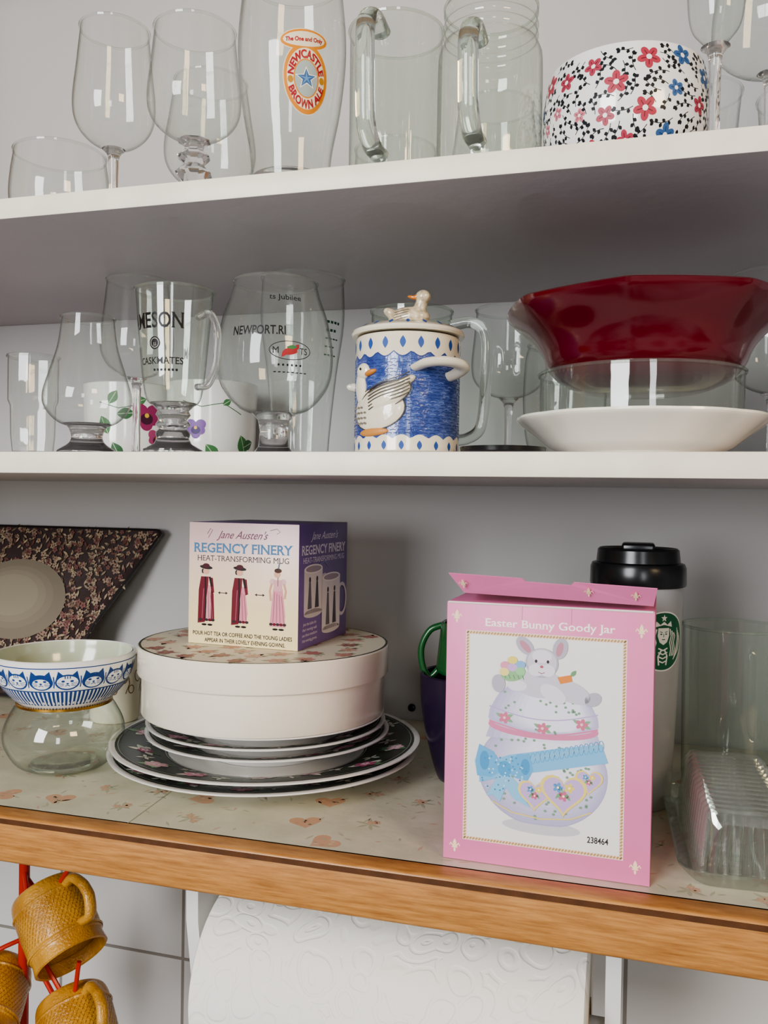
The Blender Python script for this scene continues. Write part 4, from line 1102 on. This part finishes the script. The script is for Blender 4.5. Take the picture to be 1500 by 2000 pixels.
# ------------------------------------------------------------------ paper towel roll
m, nt, p = newmat('quilted_paper'); N = nt.nodes; L = nt.links
p.inputs['Base Color'].default_value = lin('#f1eee6'); p.inputs['Roughness'].default_value = .9
tc = N.new('ShaderNodeTexCoord')
nz = N.new('ShaderNodeTexNoise'); nz.inputs['Scale'].default_value = 22; nz.inputs['Detail'].default_value = 1
L.new(tc.outputs['Object'], nz.inputs['Vector'])
mx = N.new('ShaderNodeMix'); mx.data_type = 'VECTOR'; mx.inputs['Factor'].default_value = .035
L.new(tc.outputs['Object'], mx.inputs['A']); L.new(nz.outputs['Color'], mx.inputs['B'])
vo = N.new('ShaderNodeTexVoronoi'); vo.inputs['Scale'].default_value = 44; L.new(mx.outputs['Result'], vo.inputs['Vector'])
s1 = N.new('ShaderNodeMath'); s1.operation = 'MULTIPLY'; s1.inputs[1].default_value = 18
s2 = N.new('ShaderNodeMath'); s2.operation = 'SINE'
s3 = N.new('ShaderNodeMapRange'); s3.interpolation_type = 'SMOOTHSTEP'; s3.inputs['From Min'].default_value = .2; s3.inputs['From Max'].default_value = 1
L.new(vo.outputs['Distance'], s1.inputs[0]); L.new(s1.outputs[0], s2.inputs[0]); L.new(s2.outputs[0], s3.inputs['Value'])
bp = N.new('ShaderNodeBump'); bp.invert = True; bp.inputs['Strength'].default_value = .55; bp.inputs['Distance'].default_value = .0008
L.new(s3.outputs[0], bp.inputs['Height']); L.new(bp.outputs['Normal'], p.inputs['Normal'])
PT = m
tr_ = top('paper_towel_roll', (-.164, .620, E-.368), 'roll of white quilted paper towel under the cabinet', 'paper towel')
rev([(.020, -.139), (.062, -.139), (.0645, -.1375), (.0650, -.135), (.0650, .135), (.0645, .1375), (.062, .139), (.020, .139), (.020, -.139)], 'paper', PT, tr_, 96, rot=(0, pi/2, 0))
rev([(.0185, -.1395), (.0198, -.1395), (.0198, .1395), (.0185, .1395), (.0185, -.1395)], 'cardboard_core', mat('cardboard', '#a98d67', .8), tr_, 40, rot=(0, pi/2, 0))
hd = top('paper_towel_holder', (-.164, .620, ZB-.015), 'white plastic under cabinet paper towel holder', 'towel holder')
WP = mat('white_plastic', '#e4e3e0', .35)
for sx_ in (-1, 1):
    loft([[(sx_*(.150+a), b*1.0, c) for b, c in [(-.030, 0), (.030, 0), (.028, -.08), (.018, -.135), (-.018, -.135), (-.028, -.08)]] for a in (0, .010)], 'arm', WP, hd)
tube([(-.150, 0, -.125), (.150, 0, -.125)], .0090, 'rod', WP, hd, 1, 16, smooth_path=False)
box((-.160, -.030, -.004), (.160, .030, .0), 'mounting_bar', WP, hd, .001)

# ------------------------------------------------------------------ mug tree with amber mugs
AM = mat('amber_brown_glaze', '#cb963c', .25, .55, 520, .3, 45, coat=.35, col2='#ad7828')
RW = mat('red_wire', '#b82d1c', .3)
mt_ = top('mug_tree', (-.548, .690, E-.72), 'red wire mug tree holding amber mugs', 'mug tree')
tube([(0, 0, .004), (0, 0, .372)], .0050, 'pole', RW, mt_, 1, 12, smooth_path=False)
rev([(0, 0), (.065, 0), (.066, .003), (.060, .008), (0, .010)], 'base', RW, mt_, 40)
YL = mat('yellow_paint', '#d9b61f', .4)
for k in range(5):
    a = k*1.25
    tube([(0, 0, .366), (.006*math.cos(a), .006*math.sin(a), .378), (.018*math.cos(a), .018*math.sin(a), .386)], [.0016, .0014, .0006], 'top_sprig', YL, mt_, 4, 8)
hooks = [((0, 0, .360), (.030, -.008, .345), (.053, -.012, .372), (.060, -.012, .385)),
         ((0, 0, .300), (.040, -.020, .290), (.066, -.020, .262), (.075, -.020, .30)),
         ((0, 0, .300), (-.020, -.020, .29), (-.030, -.02, .262), (-.04, -.02, .29)),
         ((0, 0, .365), (.020, -.02, .345), (.026, -.02, .30), (.05, -.02, .262))]
for h_ in hooks: tube(h_, .0022, 'hook', RW, mt_, 6, 8)
AMD = '#8d5c1c'
def amber(loc, axis, hand, label):
    z = Vector(axis).normalized(); x = Vector(hand); x = (x-z*x.dot(z)).normalized(); y = z.cross(x)
    M = Matrix((x, y, z)).transposed().to_4x4(); M.translation = loc
    e = top('amber_mug', loc, label, 'mug', 'amber mugs on the mug tree')
    e.rotation_euler = M.to_euler()
    o = cr([(.026, -.034), (.031, -.032), (.0335, -.018), (.0335, .018), (.0320, .024), (.0330, .034)], 4)
    rev(cup(o, .003), 'body', AM, e)
    rev([(.0338, .018), (.0346, .0195), (.0338, .021)], 'raised_band', AM, e); rev([(.0338, -.020), (.0346, -.0185), (.0338, -.017)], 'raised_band', AM, e)
    A = Art()
    for r_i in range(11):
        for c_i in range(52):
            X = -pi*.0335+c_i*(2*pi*.0335/52)+(.002 if r_i % 2 else 0); Y = -.015+r_i*.0030
            A.line([(X, Y-.0010), (X+.0016, Y+.0010)], .0006, AMD)
    A.build('woven_relief', e, on_rev(rfn(o), 0, .0335))
    c_handle(.033, -.020, .018, .021, .0042, e, AM, 0)
amber((-.5030, .680, E-.395), (.62, -.30, -.60), (.30, 0, .95), 'amber brown textured mug hanging tilted by its handle')
amber((-.4740, .672, E-.487), (.55, -.45, -.50), (.10, .1, .95), 'amber brown textured mug hanging lowest with handle up')
amber((-.5700, .668, E-.473), (.30, -.75, -.45), (-.2, 0, .95), 'amber brown textured mug with mouth facing forward')

# ------------------------------------------------------------------ lights
def area(name, loc, tgt, sx_, sy_, power, col):
    l = bpy.data.lights.new(name, 'AREA'); l.shape = 'RECTANGLE'; l.size = sx_; l.size_y = sy_; l.energy = power; l.color = col
    o = bpy.data.objects.new(name, l); coll.objects.link(o); o.location = loc
    o.rotation_euler = (Vector(tgt)-Vector(loc)).to_track_quat('-Z', 'Y').to_euler()
    return o
area('window_light', (-.80, -1.45, E+.45), (-.1, .7, E-.18), .75, 1.2, 50, (.96, .98, 1))
area('window_light_second', (.55, -1.6, E+.10), (-.1, .7, E-.2), .28, .7, 6, (.96, .98, 1))
area('warm_fill_light', (1.3, -.7, E+.75), (-.6, .87, E+.35), .5, .5, 13, (1, .72, .42))  # added warm fill from no known lamp, aimed at the upper left
w = bpy.data.worlds.new('room_ambient'); scene.world = w; w.use_nodes = True
N = w.node_tree.nodes; L = w.node_tree.links; bg = N['Background']
tc = N.new('ShaderNodeTexCoord'); nz = N.new('ShaderNodeTexNoise'); nz.inputs['Scale'].default_value = 2.6; nz.inputs['Detail'].default_value = 4
rp = N.new('ShaderNodeValToRGB'); rp.color_ramp.elements[0].position = .40; rp.color_ramp.elements[0].color = (.075, .065, .058, 1)
rp.color_ramp.elements[1].position = .60; rp.color_ramp.elements[1].color = (.47, .46, .46, 1)
L.new(tc.outputs['Generated'], nz.inputs['Vector']); L.new(nz.outputs['Fac'], rp.inputs[0]); L.new(rp.outputs[0], bg.inputs['Color'])
bg.inputs['Strength'].default_value = .75

# ------------------------------------------------------------------ camera
cam = bpy.data.cameras.new('camera'); co_ = bpy.data.objects.new('camera', cam); coll.objects.link(co_)
cam.sensor_fit = 'VERTICAL'; cam.sensor_height = 36; cam.lens = 36*1700/2000; cam.clip_start = .01
T = math.atan(1700/5850.); th = .0153; rho = .0158
Fw = Vector((-math.sin(T), math.cos(T), 0)); Rt = Vector((math.cos(T), math.sin(T), 0)); Z = Vector((0, 0, 1))
f_ = Fw*math.cos(th)-Z*math.sin(th); u_ = Fw*math.sin(th)+Z*math.cos(th)
r_c = Rt*math.cos(rho)+u_*math.sin(rho); u_c = u_*math.cos(rho)-Rt*math.sin(rho)
M = Matrix((r_c, u_c, -f_)).transposed().to_4x4(); M.translation = (0, 0, E)
co_.matrix_world = M
scene.camera = co_
